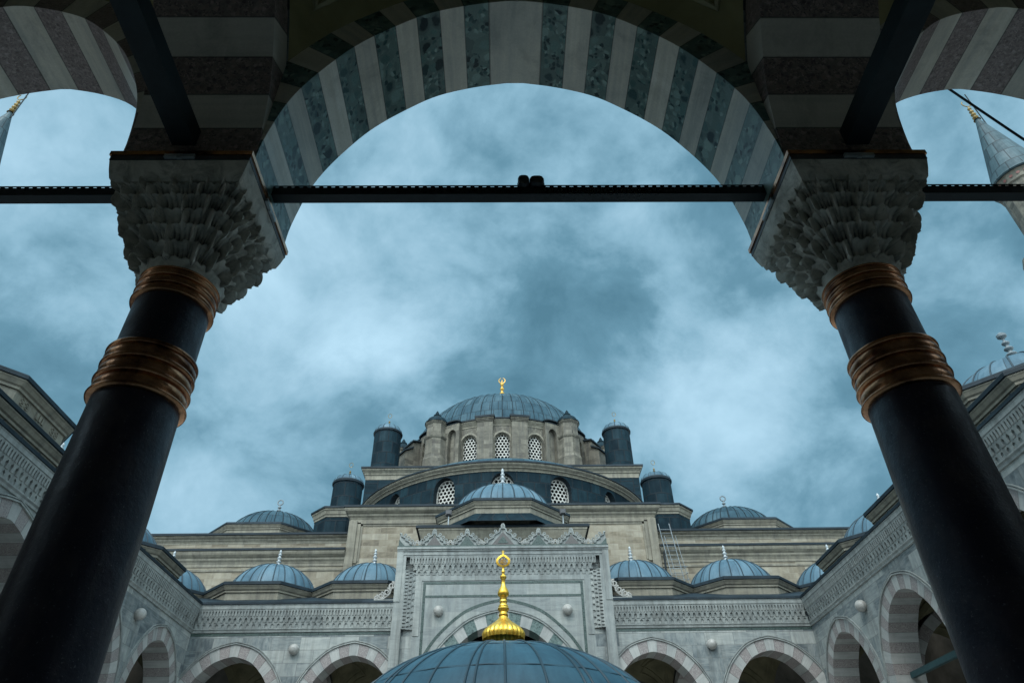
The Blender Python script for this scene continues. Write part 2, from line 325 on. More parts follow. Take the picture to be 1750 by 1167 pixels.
# ------------------------------------------------------------------ mesh helpers
class MB:
    def __init__(s): s.v = []; s.f = []; s.mi = []; s.rn = []; s.uv = []; s.sm = []
    def face(s, pts, mat=0, rnd=.5, uv=None, smooth=False):
        b = len(s.v); s.v += [tuple(p) for p in pts]; s.f.append(tuple(range(b, b+len(pts))))
        s.mi.append(mat); s.rn.append(rnd); s.uv.append(uv); s.sm.append(smooth)
    def grid(s, P, mat=0, uvf=None, smooth=True, rnd=.5, closed_u=False):
        # P[j][i]
        b = len(s.v); nj = len(P); ni = len(P[0])
        for row in P: s.v += [tuple(p) for p in row]
        for j in range(nj-1):
            for i in range(ni if closed_u else ni-1):
                i2 = (i+1) % ni
                s.f.append((b+j*ni+i, b+j*ni+i2, b+(j+1)*ni+i2, b+(j+1)*ni+i)); s.mi.append(mat); s.rn.append(rnd); s.sm.append(smooth)
                s.uv.append([uvf(j, i), uvf(j, i+1), uvf(j+1, i+1), uvf(j+1, i)] if uvf else None)
    def box(s, x0, x1, y0, y1, z0, z1, mat=0, F=None, rnd=.5):
        F = F or (lambda a, b, c: (a, b, c))
        P = [F(x, y, z) for z in (z0, z1) for y in (y0, y1) for x in (x0, x1)]
        for q in ((0,1,3,2), (4,6,7,5), (0,4,5,1), (2,3,7,6), (0,2,6,4), (1,5,7,3)):
            pts = [P[k] for k in q]
            e1 = Vector(pts[1])-Vector(pts[0]); e2 = Vector(pts[3])-Vector(pts[0]); a, b = e1.length, e2.length
            s.face(pts, mat, rnd, [(0,0), (a,0), (a,b), (0,b)])
    def lathe(s, prof, cx, cy, n=40, mat=0, a0=0., a1=2*PI, smooth=True, mats=None):
        full = abs(a1-a0-2*PI) < 1e-6
        rref = max(r for r, z in prof) or 1
        arc = [0.]
        for k in range(1, len(prof)): arc.append(arc[-1]+math.hypot(prof[k][0]-prof[k-1][0], prof[k][1]-prof[k-1][1]))
        m = n if full else n+1
        for k in range(len(prof)-1):
            (r0, z0), (r1, z1) = prof[k], prof[k+1]
            P = [[(cx+r*math.cos(a0+(a1-a0)*i/n), cy+r*math.sin(a0+(a1-a0)*i/n), z) for i in range(m)] for r, z in ((r0, z0), (r1, z1))]
            s.grid(P, mats[k] if mats else mat, (lambda j, i, k=k: ((a1-a0)*i/n*rref, arc[k+j])), smooth, closed_u=full)
    def tube(s, pts, r, n=8, mat=0, closed=False, smooth=True):
        pts = [Vector(p) for p in pts]; rows = []; m = len(pts); ref = None
        for k, p in enumerate(pts):
            if closed: t = pts[(k+1) % m]-pts[k-1]
            else: t = pts[min(k+1, m-1)]-pts[max(k-1, 0)]
            t.normalize()
            if ref is None: ref = t.orthogonal().normalized()
            a = (ref-t*ref.dot(t)).normalized(); b = t.cross(a); ref = a
            rr = r[k] if isinstance(r, (list, tuple)) else r
            rows.append([p+a*rr*math.cos(2*PI*i/n)+b*rr*math.sin(2*PI*i/n) for i in range(n)])
        if closed: rows.append(rows[0])
        s.grid(rows, mat, None, smooth, closed_u=True)
        if not closed: s.face(rows[0][::-1], mat); s.face(rows[-1], mat)
    def bar(s, a, b, w, h, mat=0, up=(0,0,1)):
        a, b = Vector(a), Vector(b); t = (b-a).normalized(); x = t.cross(Vector(up)).normalized()*w/2; y = x.cross(t).normalized()*h/2
        A = [a-x-y, a+x-y, a+x+y, a-x+y]; B = [p+(b-a) for p in A]
        for i in range(4): s.face([A[i], A[(i+1) % 4], B[(i+1) % 4], B[i]], mat)
        s.face(A[::-1], mat); s.face(B, mat)
    def build(s, name, mats, parent=None, label=None, sharp=35, weld=True):
        me = bpy.data.meshes.new(name)
        me.from_pydata(s.v, [], s.f)
        for m in ([mats] if isinstance(mats, str) else mats): me.materials.append(MAT[m])
        me.polygons.foreach_set('material_index', s.mi)
        me.polygons.foreach_set('use_smooth', s.sm)
        at = me.attributes.new('rnd', 'FLOAT', 'FACE'); at.data.foreach_set('value', s.rn)
        if any(u is not None for u in s.uv):
            ul = me.uv_layers.new(name='UVMap'); flat = []
            for f, u in zip(s.f, s.uv):
                for k in range(len(f)): flat += list(u[k]) if u else [0., 0.]
            ul.data.foreach_set('uv', flat)
        bm = bmesh.new(); bm.from_mesh(me)
        if weld: bmesh.ops.remove_doubles(bm, verts=bm.verts, dist=.0004)
        bmesh.ops.recalc_face_normals(bm, faces=bm.faces)
        bm.to_mesh(me); bm.free()
        if any(s.sm): me.set_sharp_from_angle(angle=R(sharp))
        me.update()
        o = bpy.data.objects.new(name, me); C.objects.link(o)
        if parent:
            o.parent = parent; o.matrix_parent_inverse = Matrix.Translation(-root_loc(parent))
        if label: o['label'] = label
        return o
def root_loc(p):
    while p.parent: p = p.parent
    return p.location if p.type == 'EMPTY' else Vector((0, 0, 0))
def part(mb, name, mats, parent, sub=False, **k):
    o = mb.build(name, mats, None, **k); o.parent = parent
    o.matrix_parent_inverse = Matrix.Translation(-root_loc(parent)) if parent.type == 'EMPTY' else Matrix.Identity(4)
    return o
def thing(name, label, cat, loc, group=None):
    o = bpy.data.objects.new(name, None); C.objects.link(o); o.location = loc; o.empty_display_size = .3
    o['label'] = label; o['category'] = cat
    if group: o['group'] = group
    return o
def tag(o, label=None, cat=None, group=None, kind=None):
    for k, v in (('label', label), ('category', cat), ('group', group), ('kind', kind)):
        if v: o[k] = v
    return o
def dup(root, delta, label, group=None):
    r = root.copy(); C.objects.link(r); r.location = root.location+Vector(delta); r['label'] = label
    if group: r['group'] = group
    for ch in root.children:
        c = ch.copy(); C.objects.link(c); c.parent = r; c.matrix_parent_inverse = ch.matrix_parent_inverse.copy()
        for g in ch.children:
            d = g.copy(); C.objects.link(d); d.parent = c; d.matrix_parent_inverse = g.matrix_parent_inverse.copy()
    return r

# pointed arch profile, normalised (half span 1, rise 1)
HP = [(1,0), (.993,.1), (.955,.276), (.905,.397), (.82,.534), (.715,.666), (.575,.786), (.41,.895), (.21,.962), (0,1)]
def _cr(P, m=6):
    o = []
    for k in range(len(P)-1):
        p0 = P[max(k-1, 0)]; p1 = P[k]; p2 = P[k+1]; p3 = P[min(k+2, len(P)-1)]
        for q in range(m):
            t = q/m
            o.append(tuple(.5*((2*p1[i])+(-p0[i]+p2[i])*t+(2*p0[i]-5*p1[i]+4*p2[i]-p3[i])*t*t+(-p0[i]+3*p1[i]-3*p2[i]+p3[i])*t**3) for i in (0, 1)))
    o.append(P[-1]); return o
HPS = _cr(HP)
def arch_at(half, rise, ts):
    # points at parameters ts in [0,1] left spring -> apex -> right spring, by arc length of this arch
    P = [(-x*half, z*rise) for x, z in HPS]+[(x*half, z*rise) for x, z in HPS[-2::-1]]
    acc = [0.]
    for k in range(1, len(P)): acc.append(acc[-1]+math.hypot(P[k][0]-P[k-1][0], P[k][1]-P[k-1][1]))
    o = []; k = 0
    for t in ts:
        d = t*acc[-1]
        while k < len(P)-2 and acc[k+1] < d-1e-9: k += 1
        f = (d-acc[k])/max(1e-9, acc[k+1]-acc[k]); f = min(1, max(0, f))
        o.append((P[k][0]+(P[k+1][0]-P[k][0])*f, P[k][1]+(P[k+1][1]-P[k][1])*f))
    return o
def arch_z(half, rise, x):
    x = abs(x)/half
    if x >= 1: return 0.
    for k in range(len(HPS)-1):
        (x0, z0), (x1, z1) = HPS[k], HPS[k+1]
        if x1 <= x <= x0: return rise*(z0+(z1-z0)*((x0-x)/max(1e-9, x0-x1)))
    return rise
def arch_ring(mb, F, cs, zs, half, rise, th, d0, d1, n, mats, sub=3, key=1.0, seedk=0, extr=False):
    # n voussoirs, alternating materials (odd n: both springers and the key share mats[0])
    rg = random.Random(seedk+int(cs*100)+int(half*1000))
    w = [1.0]*n; w[n//2] = key
    tot = sum(w); ts = [0.]; lim = []
    for k in range(n):
        a = sum(w[:k])/tot; b = sum(w[:k+1])/tot; lim.append((a, b))
    for k, (a, b) in enumerate(lim):
        tt = [a+(b-a)*q/sub for q in range(sub+1)]
        I = arch_at(half, rise, tt); O = arch_at(half+th, rise+th, tt); m = mats[(k+n//2) % 2] if isinstance(mats, (list, tuple)) else mats
        r = rg.random()
        for q in range(sub):
            (x0, z0), (x1, z1) = I[q], I[q+1]; (X0, Z0), (X1, Z1) = O[q], O[q+1]
            v0 = k+q/sub; v1 = k+(q+1)/sub; sc = .35
            mb.face([F(cs+x0, d0, zs+z0), F(cs+x1, d0, zs+z1), F(cs+x1, d1, zs+z1), F(cs+x0, d1, zs+z0)], m, r, [(0, v0*sc), (0, v1*sc), (d1-d0, v1*sc), (d1-d0, v0*sc)])
            for d in (d0, d1):
                mb.face([F(cs+x0, d, zs+z0), F(cs+x1, d, zs+z1), F(cs+X1, d, zs+Z1), F(cs+X0, d, zs+Z0)], m, r, [(0, v0*sc), (0, v1*sc), (th, v1*sc), (th, v0*sc)])
            if extr: mb.face([F(cs+X0, d0, zs+Z0), F(cs+X1, d0, zs+Z1), F(cs+X1, d1, zs+Z1), F(cs+X0, d1, zs+Z0)], m, r)
def sweep_arch(mb, F, cs, zs, half, rise, w, d0, d1, mat=0, t0=0., t1=1., n=48):
    # thin raised moulding following an arch: from (half,rise) outwards by w, proud from d1 to d0
    ts = [t0+(t1-t0)*k/n for k in range(n+1)]
    I = arch_at(half, rise, ts); O = arch_at(half+w, rise+w, ts)
    for q in range(n):
        a, b, c, d = I[q], I[q+1], O[q+1], O[q]
        mb.face([F(cs+p[0], d0, zs+p[1]) for p in (a, b, c, d)], mat)
        mb.face([F(cs+a[0], d0, zs+a[1]), F(cs+b[0], d0, zs+b[1]), F(cs+b[0], d1, zs+b[1]), F(cs+a[0], d1, zs+a[1])], mat)
        mb.face([F(cs+d[0], d0, zs+d[1]), F(cs+c[0], d0, zs+c[1]), F(cs+c[0], d1, zs+c[1]), F(cs+d[0], d1, zs+d[1])], mat)
def extrude(mb, F, prof, s0, s1, mat=0, m0=0., m1=0., mats=None):
    # profile [(d,z)...] along s, ends mitred by m*d
    for k in range(len(prof)-1):
        (da, za), (db, zb) = prof[k], prof[k+1]
        L_ = math.hypot(da-db, za-zb)
        mb.face([F(s0-m0*da, da, za), F(s1+m1*da, da, za), F(s1+m1*db, db, zb), F(s0-m0*db, db, zb)], mats[k] if mats else mat, .5,
                [(s0, 0), (s1, 0), (s1, L_), (s0, L_)])

def muq_row(mb, F, s0, s1, z0, z1, d_in, d_out, pitch, mat=0, phase=0., drop=.0):
    # one tier of stalactite carving: pointed niches cut between sloping teeth, under a straight shelf
    n = max(1, int(round((s1-s0)/pitch))); p = (s1-s0)/n; h = z1-z0
    mb.face([F(s0, d_in, z0), F(s1, d_in, z0), F(s1, d_in, z1), F(s0, d_in, z1)], mat)
    df = lambda z: d_in+(d_out-d_in)*(.45+.55*(z-z0)/h)
    zn = z0+h*.62; za = z0+h*.88; zb = z0+h*.06
    for k in range(n+1):
        c = s0+(k+phase)*p                                   # centre of a tooth
        a, b = max(s0, c-p*.27), min(s1, c+p*.27)
        if b-a < p*.1: continue
        mb.face([F(a, df(zb), zb), F(b, df(zb), zb), F(b, df(zn), zn), F(a, df(zn), zn)], mat)
        mb.face([F(a, df(zb), zb), F(a, d_in, zb), F(a, d_in, zn), F(a, df(zn), zn)], mat)
        mb.face([F(b, df(zb), zb), F(b, d_in, zb), F(b, d_in, zn), F(b, df(zn), zn)], mat)
        mb.face([F(a, df(zb), zb), F(b, df(zb), zb), F(b, d_in, zb-.1*h), F(a, d_in, zb-.1*h)], mat)
        l, r = max(s0, c-p*.5), min(s1, c+p*.5)
        pts = [(a, zn), (b, zn)] + ([(r, za)] if r > b else []) + [(r, z1), (l, z1)] + ([(l, za)] if l < a else [])
        mb.face([F(x, df(z), z) for x, z in pts], mat)
        if r > b: mb.face([F(b, df(zn), zn), F(r, df(za), za), F(r, d_in, za), F(b, d_in, zn)], mat)
        if l < a: mb.face([F(a, df(zn), zn), F(l, df(za), za), F(l, d_in, za), F(a, d_in, zn)], mat)

def arch_window(mb, P, w, z0, z1, mpane, mgrille, mframe, hexr=.11, frame=.08, depth=.0, pane_d=.12, hole=.78):
    # P(u,d,z) local plane; grille of round-ish holes in a pointed head
    hw = w/2; rise = hw*1.12; zs = z1-rise
    def inside(x, z, m=0.):
        if z < z0+m or abs(x) > hw-m: return False
        return z <= zs+arch_z(hw-m, rise-m, x) if z > zs else True
    # pane
    pts = [(-hw, z0), (hw, z0)]+[(x, zs+z) for x, z in arch_at(hw, rise, [1-k/14 for k in range(15)])]
    mb.face([P(x, pane_d, z) for x, z in pts], mpane)
    # grille: hexagonal cells with 10-sided holes
    a = hexr; dx = a*math.sqrt(3); dz = a*1.5
    nz = int((z1-z0)/dz)+2; nx = int(w/dx)+2
    for j in range(nz):
        for i in range(-nx, nx+1):
            x = (i+.5*(j % 2))*dx; z = z0+a*.6+j*dz
            if not inside(x, z, a*.25): continue
            H = []; Q = []
            for k in range(12):
                an = PI/6+k*PI/6
                rr = a if k % 2 == 0 else a*math.cos(PI/6)
                hx, hz = x+rr*math.cos(an), z+rr*math.sin(an)
                H.append((max(-hw, min(hw, hx)), max(z0, hz))); Q.append((x+a*hole*.93*math.cos(an), z+a*hole*.93*math.sin(an)))
            for k in range(12):
                k2 = (k+1) % 12
                mb.face([P(H[k][0], 0, H[k][1]), P(H[k2][0], 0, H[k2][1]), P(Q[k2][0], 0, Q[k2][1]), P(Q[k][0], 0, Q[k][1])], mgrille)
                mb.face([P(Q[k][0], 0, Q[k][1]), P(Q[k2][0], 0, Q[k2][1]), P(Q[k2][0], .05, Q[k2][1]), P(Q[k][0], .05, Q[k][1])], mgrille)
    # frame band
    ts = [k/20 for k in range(21)]
    I = [(-hw+.02, z0)]+[(x, zs+z) for x, z in arch_at(hw-.02, rise-.02, ts)]+[(hw-.02, z0)]
    O = [(-hw-frame, z0)]+[(x, zs+z) for x, z in arch_at(hw+frame, rise+frame, ts)]+[(hw+frame, z0)]
    for k in range(len(I)-1):
        mb.face([P(I[k][0], -.04-depth, I[k][1]), P(I[k+1][0], -.04-depth, I[k+1][1]), P(O[k+1][0], -.04-depth, O[k+1][1]), P(O[k][0], -.04-depth, O[k][1])], mframe)
        mb.face([P(I[k][0], -.04-depth, I[k][1]), P(I[k+1][0], -.04-depth, I[k+1][1]), P(I[k+1][0], pane_d, I[k+1][1]), P(I[k][0], pane_d, I[k][1])], mframe)
        mb.face([P(O[k][0], -.04-depth, O[k][1]), P(O[k+1][0], -.04-depth, O[k+1][1]), P(O[k+1][0], pane_d, O[k+1][1]), P(O[k][0], pane_d, O[k][1])], mframe)

def finial_prof(z0, H, r):
    # stacked bulbs narrowing upwards
    return [(r*1.0, z0), (r*1.02, z0+.05*H), (r*.62, z0+.12*H), (r*.42, z0+.2*H), (r*.36, z0+.27*H), (r*.62, z0+.31*H), (r*.66, z0+.34*H), (r*.34, z0+.38*H), (r*.3, z0+.44*H),
            (r*.56, z0+.5*H), (r*.6, z0+.54*H), (r*.3, z0+.59*H), (r*.26, z0+.64*H), (r*.46, z0+.69*H), (r*.46, z0+.72*H), (r*.2, z0+.77*H), (r*.3, z0+.84*H), (r*.34, z0+.88*H), (r*.12, z0+.97*H), (.001, z0+H)]
def ball_finial(z0, H, r, k=3):
    pr = [(r*1.2, z0), (r*.5, z0+.06*H)]; z = z0+.06*H; h = .62*H/k
    for i in range(k):
        q = r*(1-.45*i/k)
        for t in range(1, 8): pr.append((max(r*.28, q*math.sin(PI*t/8)), z+h*t/8))
        z += h
    pr += [(r*.2, z), (r*.16, z+.06*H)]
    return pr, z+.05*H
def dome_prof(r, z0, h, n=14, rmin=.02, p=1.0):
    return [(max(rmin, r*math.cos(PI/2*k/n)), z0+h*math.sin(PI/2*k/n)**p) for k in range(n+1)]
def ribs(mb, cx, cy, r, z0, h, n, w, mat=0, a0=0., a1=2*PI, ph=0., t1=.93, pr=1.0):
    full = abs(a1-a0-2*PI) < 1e-6
    for k in range(n if full else n+1):
        a = a0+(a1-a0)*(k+ph)/n; pts = []
        for q in range(15):
            t = PI/2*t1*q/14
            pts.append((cx+(r+.01)*math.cos(t)*math.cos(a), cy+(r+.01)*math.cos(t)*math.sin(a), z0+(h+.01)*math.sin(t)**pr))
        mb.tube(pts, w, 5, mat)

# ------------------------------------------------------------------ ground
g = MB(); g.face([(-1500,-1500,FLOOR-.15), (1500,-1500,FLOOR-.15), (1500,1500,FLOOR-.15), (-1500,1500,FLOOR-.15)])
tag(g.build('ground', 'paving'), kind='structure')
g = MB(); g.box(-13.3, 13.3, -.8, 31.2, FLOOR-.1, FLOOR)
tag(g.build('courtyard_paving', 'paving'), kind='structure')

ZS = 5.0
NX = .18
F_near = lambda s, d, z: (s+NX, 4.85-d, z)
F_far = lambda s, d, z: (s, 31.47+d, z)
F_left = lambda s, d, z: (-13.55-d, s, z)
F_right = lambda s, d, z: (13.55+d, s, z)

def wall_strips(mb, F, s0, s1, ztop, bays, th, d=0., lower=.05, step=.09, mat=0, zpier=ZS):
    n = int((s1-s0)/step); S = [s0+(s1-s0)*k/n for k in range(n+1)]
    def zb(s):
        z = zpier
        for c, h, r in bays:
            if abs(s-c) < h+th: z = max(z, ZS+arch_z(h+th, r+th, s-c)-lower)
        return z
    for a, b in zip(S[:-1], S[1:]):
        mb.face([F(a, d, zb(a)), F(b, d, zb(b)), F(b, d, ztop), F(a, d, ztop)], mat)

def vault_part(root, F, c, half, rise, th, d0, d1, m1='plaster_ochre', m2='plaster_frame'):
    mb = MB(); hd = (d1-d0)/2; dc = (d0+d1)/2; n = 22
    v2 = min(arch_z(hd+th, rise+th, hd), arch_z(half+th, rise+th, half))
    def z(s, d): return ZS+max(0, arch_z(half+th, rise+th, s)+arch_z(hd+th, rise+th, d)-v2)
    us = [math.sin(PI/2*(2*k/n-1)) for k in range(n+1)]
    P = [[F(c+half*u*1.002, dc+hd*w*1.002, z(half*u, hd*w)) for u in us] for w in us]
    mb.grid(P, 0, None, True)
    o = part(mb, 'vault', m1, root)
    # raised plaster frames on the four pendentives
    for su in (-1, 1):
        for sw in (-1, 1):
            for ins in (.16, .3):
                mf = MB()
                path = []
                A = [(1-ins*.55, .30+0*ins), (1-ins*.55, 1-ins*.55), (.30, 1-ins*.55)]
                m = 12
                for k in range(m+1): path.append((A[0][0], A[0][1]+(A[1][1]-A[0][1])*k/m))
                for k in range(1, m+1): path.append((A[1][0]+(A[2][0]-A[1][0])*k/m, A[1][1]))
                for k in range(1, m): path.append((A[2][0]+(A[0][0]-A[2][0])*k/m, A[2][1]+(A[0][1]-A[2][1])*k/m))
                pts = [F(c+half*su*u, dc+hd*sw*w, z(half*u, hd*w)-.012) for u, w in path]
                mf.tube(pts, .045 if ins < .2 else .03, 6, 0, closed=True)
                part(mf, 'moulding', m2, o)
    return o

def transverse(root, F, c, width, rise, th, d0, d1, mats, n=17):
    G = lambda s, d, z: F(c-width/2+d, s, z)
    mb = MB(); arch_ring(mb, G, (d0+d1)/2, ZS, (d1-d0)/2, rise, th, 0, width, n, [0, 1], seedk=int(c*10)+3)
    return part(mb, 'transverse_arch', mats, root)

CORN = [(0,8.52), (-.05,8.53), (-.06,8.60), (-.10,8.65), (-.10,8.69), (0,8.70)]
TOPC = [(-.10,9.46), (-.215,9.46), (-.225,9.475), (-.225,9.60), (-.235,9.62), (-.235,9.66)]
LIP = [(-.235,9.66), (-.275,9.665), (-.275,9.765), (-.255,9.775), (2.7,10.95)]
def cornice_part(root, F, s0, s1, mitre=True, pitch=.155):
    m = 1. if mitre else 0.
    mb = MB()
    extrude(mb, F, CORN, s0, s1, 0, m, m)
    muq_row(mb, F, s0+.1, s1-.1, 8.70, 8.92, -.02, -.075, .27)
    muq_row(mb, F, s0+.15, s1-.15, 8.92, 9.17, -.055, -.145, .24, phase=.5)
    muq_row(mb, F, s0+.2, s1-.2, 9.17, 9.46, -.135, -.205, .135)
    for (za, da, db) in ((8.92, 0, -.075), (9.17, -.055, -.145), (9.46, -.115, -.215)):
        mb.face([F(s0-m*da, da, za), F(s1+m*da, da, za), F(s1+m*db, db, za), F(s0-m*db, db, za)])
    extrude(mb, F, TOPC, s0, s1, 0, m, m)
    return part(mb, 'cornice', 'marble_plain', root)
def roof_part(root, F, s0, s1, mitre=True):
    m = 1. if mitre else 0.
    mb = MB(); extrude(mb, F, LIP, s0, s1, 0, m, m)
    # standing rolls of the lead sheets
    n = int((s1-s0)/.9)
    for k in range(1, n):
        s = s0+(s1-s0)*k/n
        mb.bar(F(s, -.26, 9.785), F(s, 2.2, 10.765), .05, .035)
    return part(mb, 'roof', 'lead_edge', root)
def drum_dome(root, cx, cy, zl, k=0, lead='lead_dome', ap=3.14, r=2.15, h=1.72, fin=True, tall=False, finmat='white_finial', zbot=9.9, nrib=24, fh=.95, domez=.05, fr=.2):
    c8 = 1/math.cos(PI/8); dz = .003*k
    mb = MB(); q = [(ap-.24, zbot), (ap-.24, zl-.47), (ap-.18, zl-.46), (ap-.18, zl-.38), (ap-.13, zl-.34), (ap-.08, zl-.24), (ap-.05, zl-.2), (ap-.05, zl-.165)]
    mb.lathe([(a*c8, z+dz) for a, z in q], cx, cy, 8, 0, PI/8, PI/8+2*PI, smooth=False)
    d = part(mb, 'drum', 'limestone_trim', root)
    ml = MB(); q = [(ap-.05, zl-.165), (ap, zl-.15), (ap, zl-.03), (ap-.03, zl), (r+.05, zl+.16)]
    ml.lathe([(a*c8, z+dz) for a, z in q], cx, cy, 8, 0, PI/8, PI/8+2*PI, smooth=False)
    part(ml, 'lead_eave', 'lead_edge', d)
    md = MB(); z0 = zl+domez
    md.lathe(dome_prof(r, z0, h), cx, cy, 48)
    ribs(md, cx, cy, r, z0, h, nrib, .028)
    do = part(md, 'dome', lead, root)
    if fin:
        mf = MB(); mf.lathe(finial_prof(z0+h-.04, fh, fr), cx, cy, 14)
        part(mf, 'finial', finmat, do)
    return d, do

def boss(root, F, s, z, r=.215):
    mb = MB(); n = 14
    P = []
    for j in range(10):
        t = PI*(.08+.92*j/9)
        P.append([F(s+r*math.sin(t)*math.cos(2*PI*i/20), -.12+r*math.cos(t)*1.0-.02, z+r*math.sin(t)*math.sin(2*PI*i/20)) for i in range(20)])
    mb.grid(P, 0, None, True, closed_u=True)
    mb.face(P[0]); mb.face(P[-1])
    o = part(mb, 'boss', 'boss_marble', root)
    return o

def simple_column(root, F, s, d=.52):
    mb = MB(); x, y, _ = F(s, d, 0)
    mb.lathe([(.42, FLOOR), (.42, FLOOR+.25), (.34, FLOOR+.4), (.31, 3.7), (.35, 3.75), (.36, 3.95), (.42, 4.3), (.52, 4.7)], x, y, 20)
    mb.box(-.56, .56, -.56, .56, 4.7, 5.0, 0, lambda a, b, c: (x+a, y+b, c))
    return part(mb, 'column', 'marble_plain', root)

def arcade(root, F, bays, s0, s1, depth, ringmats, boss_s, colums=(), th=.5, walld=0., voussoirs=19, wt=1.05, wall='marble_ashlar', thin=.40, trans=True, inner=True, mats_tr=('grey_voussoir', 'pale_pink_stone'), mould=True, zt=9.7, bw=7.):
    for i, (c, h, r) in enumerate(bays):
        mb = MB(); arch_ring(mb, F, c, ZS, h, r, th, -.004, wt, voussoirs, [0, 1], seedk=i*7)
        if mould:
            sweep_arch(mb, F, c, ZS, h+th-.005, r+th-.005, .045, -.06, .01, 2)
            sweep_arch(mb, F, c, ZS, h+th+.075, r+th+.075, .035, -.045, .01, 2)
        part(mb, 'arch', list(ringmats)+['marble_plain'], root)
    mb = MB(); wall_strips(mb, F, s0, s1, zt, bays, th, walld); part(mb, 'wall', wall, root)
    for s, z in boss_s: boss(root, F, s, z)
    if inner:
        for c, h, r in bays: vault_part(root, F, c, h, r, thin, wt, depth, 'plaster_shaded', 'plaster_shaded')
    if trans:
        for a, b in zip(bays[:-1], bays[1:]):
            e0 = a[0]+a[1]; e1 = b[0]-b[1]
            transverse(root, F, (e0+e1)/2, e1-e0-.02, min(a[2], b[2]), thin, wt, depth, mats_tr)
    for s in colums: simple_column(root, F, s)
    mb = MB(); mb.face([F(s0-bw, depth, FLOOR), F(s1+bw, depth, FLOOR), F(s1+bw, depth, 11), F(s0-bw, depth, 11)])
    part(mb, 'back_wall', 'wall_shaded', root)

# ------------------------------------------------------------------ the portico the camera stands in
near = thing('entrance_portico', 'dark vaulted marble portico overhead, whose striped arches frame the whole view', 'portico', (NX, 2, FLOOR))
near_bays = [(-10.75, 1.98, 2.76), (-5.55, 2.02, 2.76), (0, 2.345, 2.9), (5.55, 2.02, 2.76), (10.75, 1.98, 2.76)]
D_NEAR = 5.70
for i, (c, h, r) in enumerate(near_bays):
    mb = MB()
    if i == 2: arch_ring(mb, F_near, c, ZS, h, r, .42, 0, 1.03, 27, [0, 1], key=2.2, sub=3)
    else: arch_ring(mb, F_near, c, ZS, h, r, .42, 0, 1.03, 21, [0, 1], sub=3, seedk=i)
    part(mb, 'arch', ['white_voussoir', 'green_breccia' if i == 2 else 'pale_pink_lit'], near, label='middle arch striped in white and dark green marble' if i == 2 else None)
arcade(near, F_near, near_bays, -13.3, 13.3, D_NEAR, ('white_voussoir', 'pale_pink_stone'), [], inner=True, th=.42, wt=1.03, walld=.004) if False else None
mb = MB(); wall_strips(mb, F_near, -13.4, 13.1, 9.7, near_bays, .42, .02); part(mb, 'wall', 'marble_ashlar', near)
for c, h, r in near_bays[1:4]: vault_part(near, F_near, c, h, r, .40, 1.03, D_NEAR)
for a, b in zip(near_bays[:-1], near_bays[1:]):
    e0 = a[0]+a[1]; e1 = b[0]-b[1]
    transverse(near, F_near, (e0+e1)/2, e1-e0-.02, 2.76, .40, 1.03, D_NEAR, ('dim_voussoir', 'dark_breccia'), 19)
mb = MB(); mb.face([F_near(-16, D_NEAR, FLOOR), F_near(16, D_NEAR, FLOOR), F_near(16, D_NEAR, 13.5), F_near(-16, D_NEAR, 13.5)])
part(mb, 'back_wall', 'interior_wall', near)
mb = MB()
mb.box(-14, 14, -.25, 6.2, 13.2, 13.35, 0, F_near)
mb.face([F_near(-14, -.25, 9.7), F_near(14, -.25, 9.7), F_near(14, .02, 13.2), F_near(-14, .02, 13.2)])
part(mb, 'roof', 'lead_edge', near)

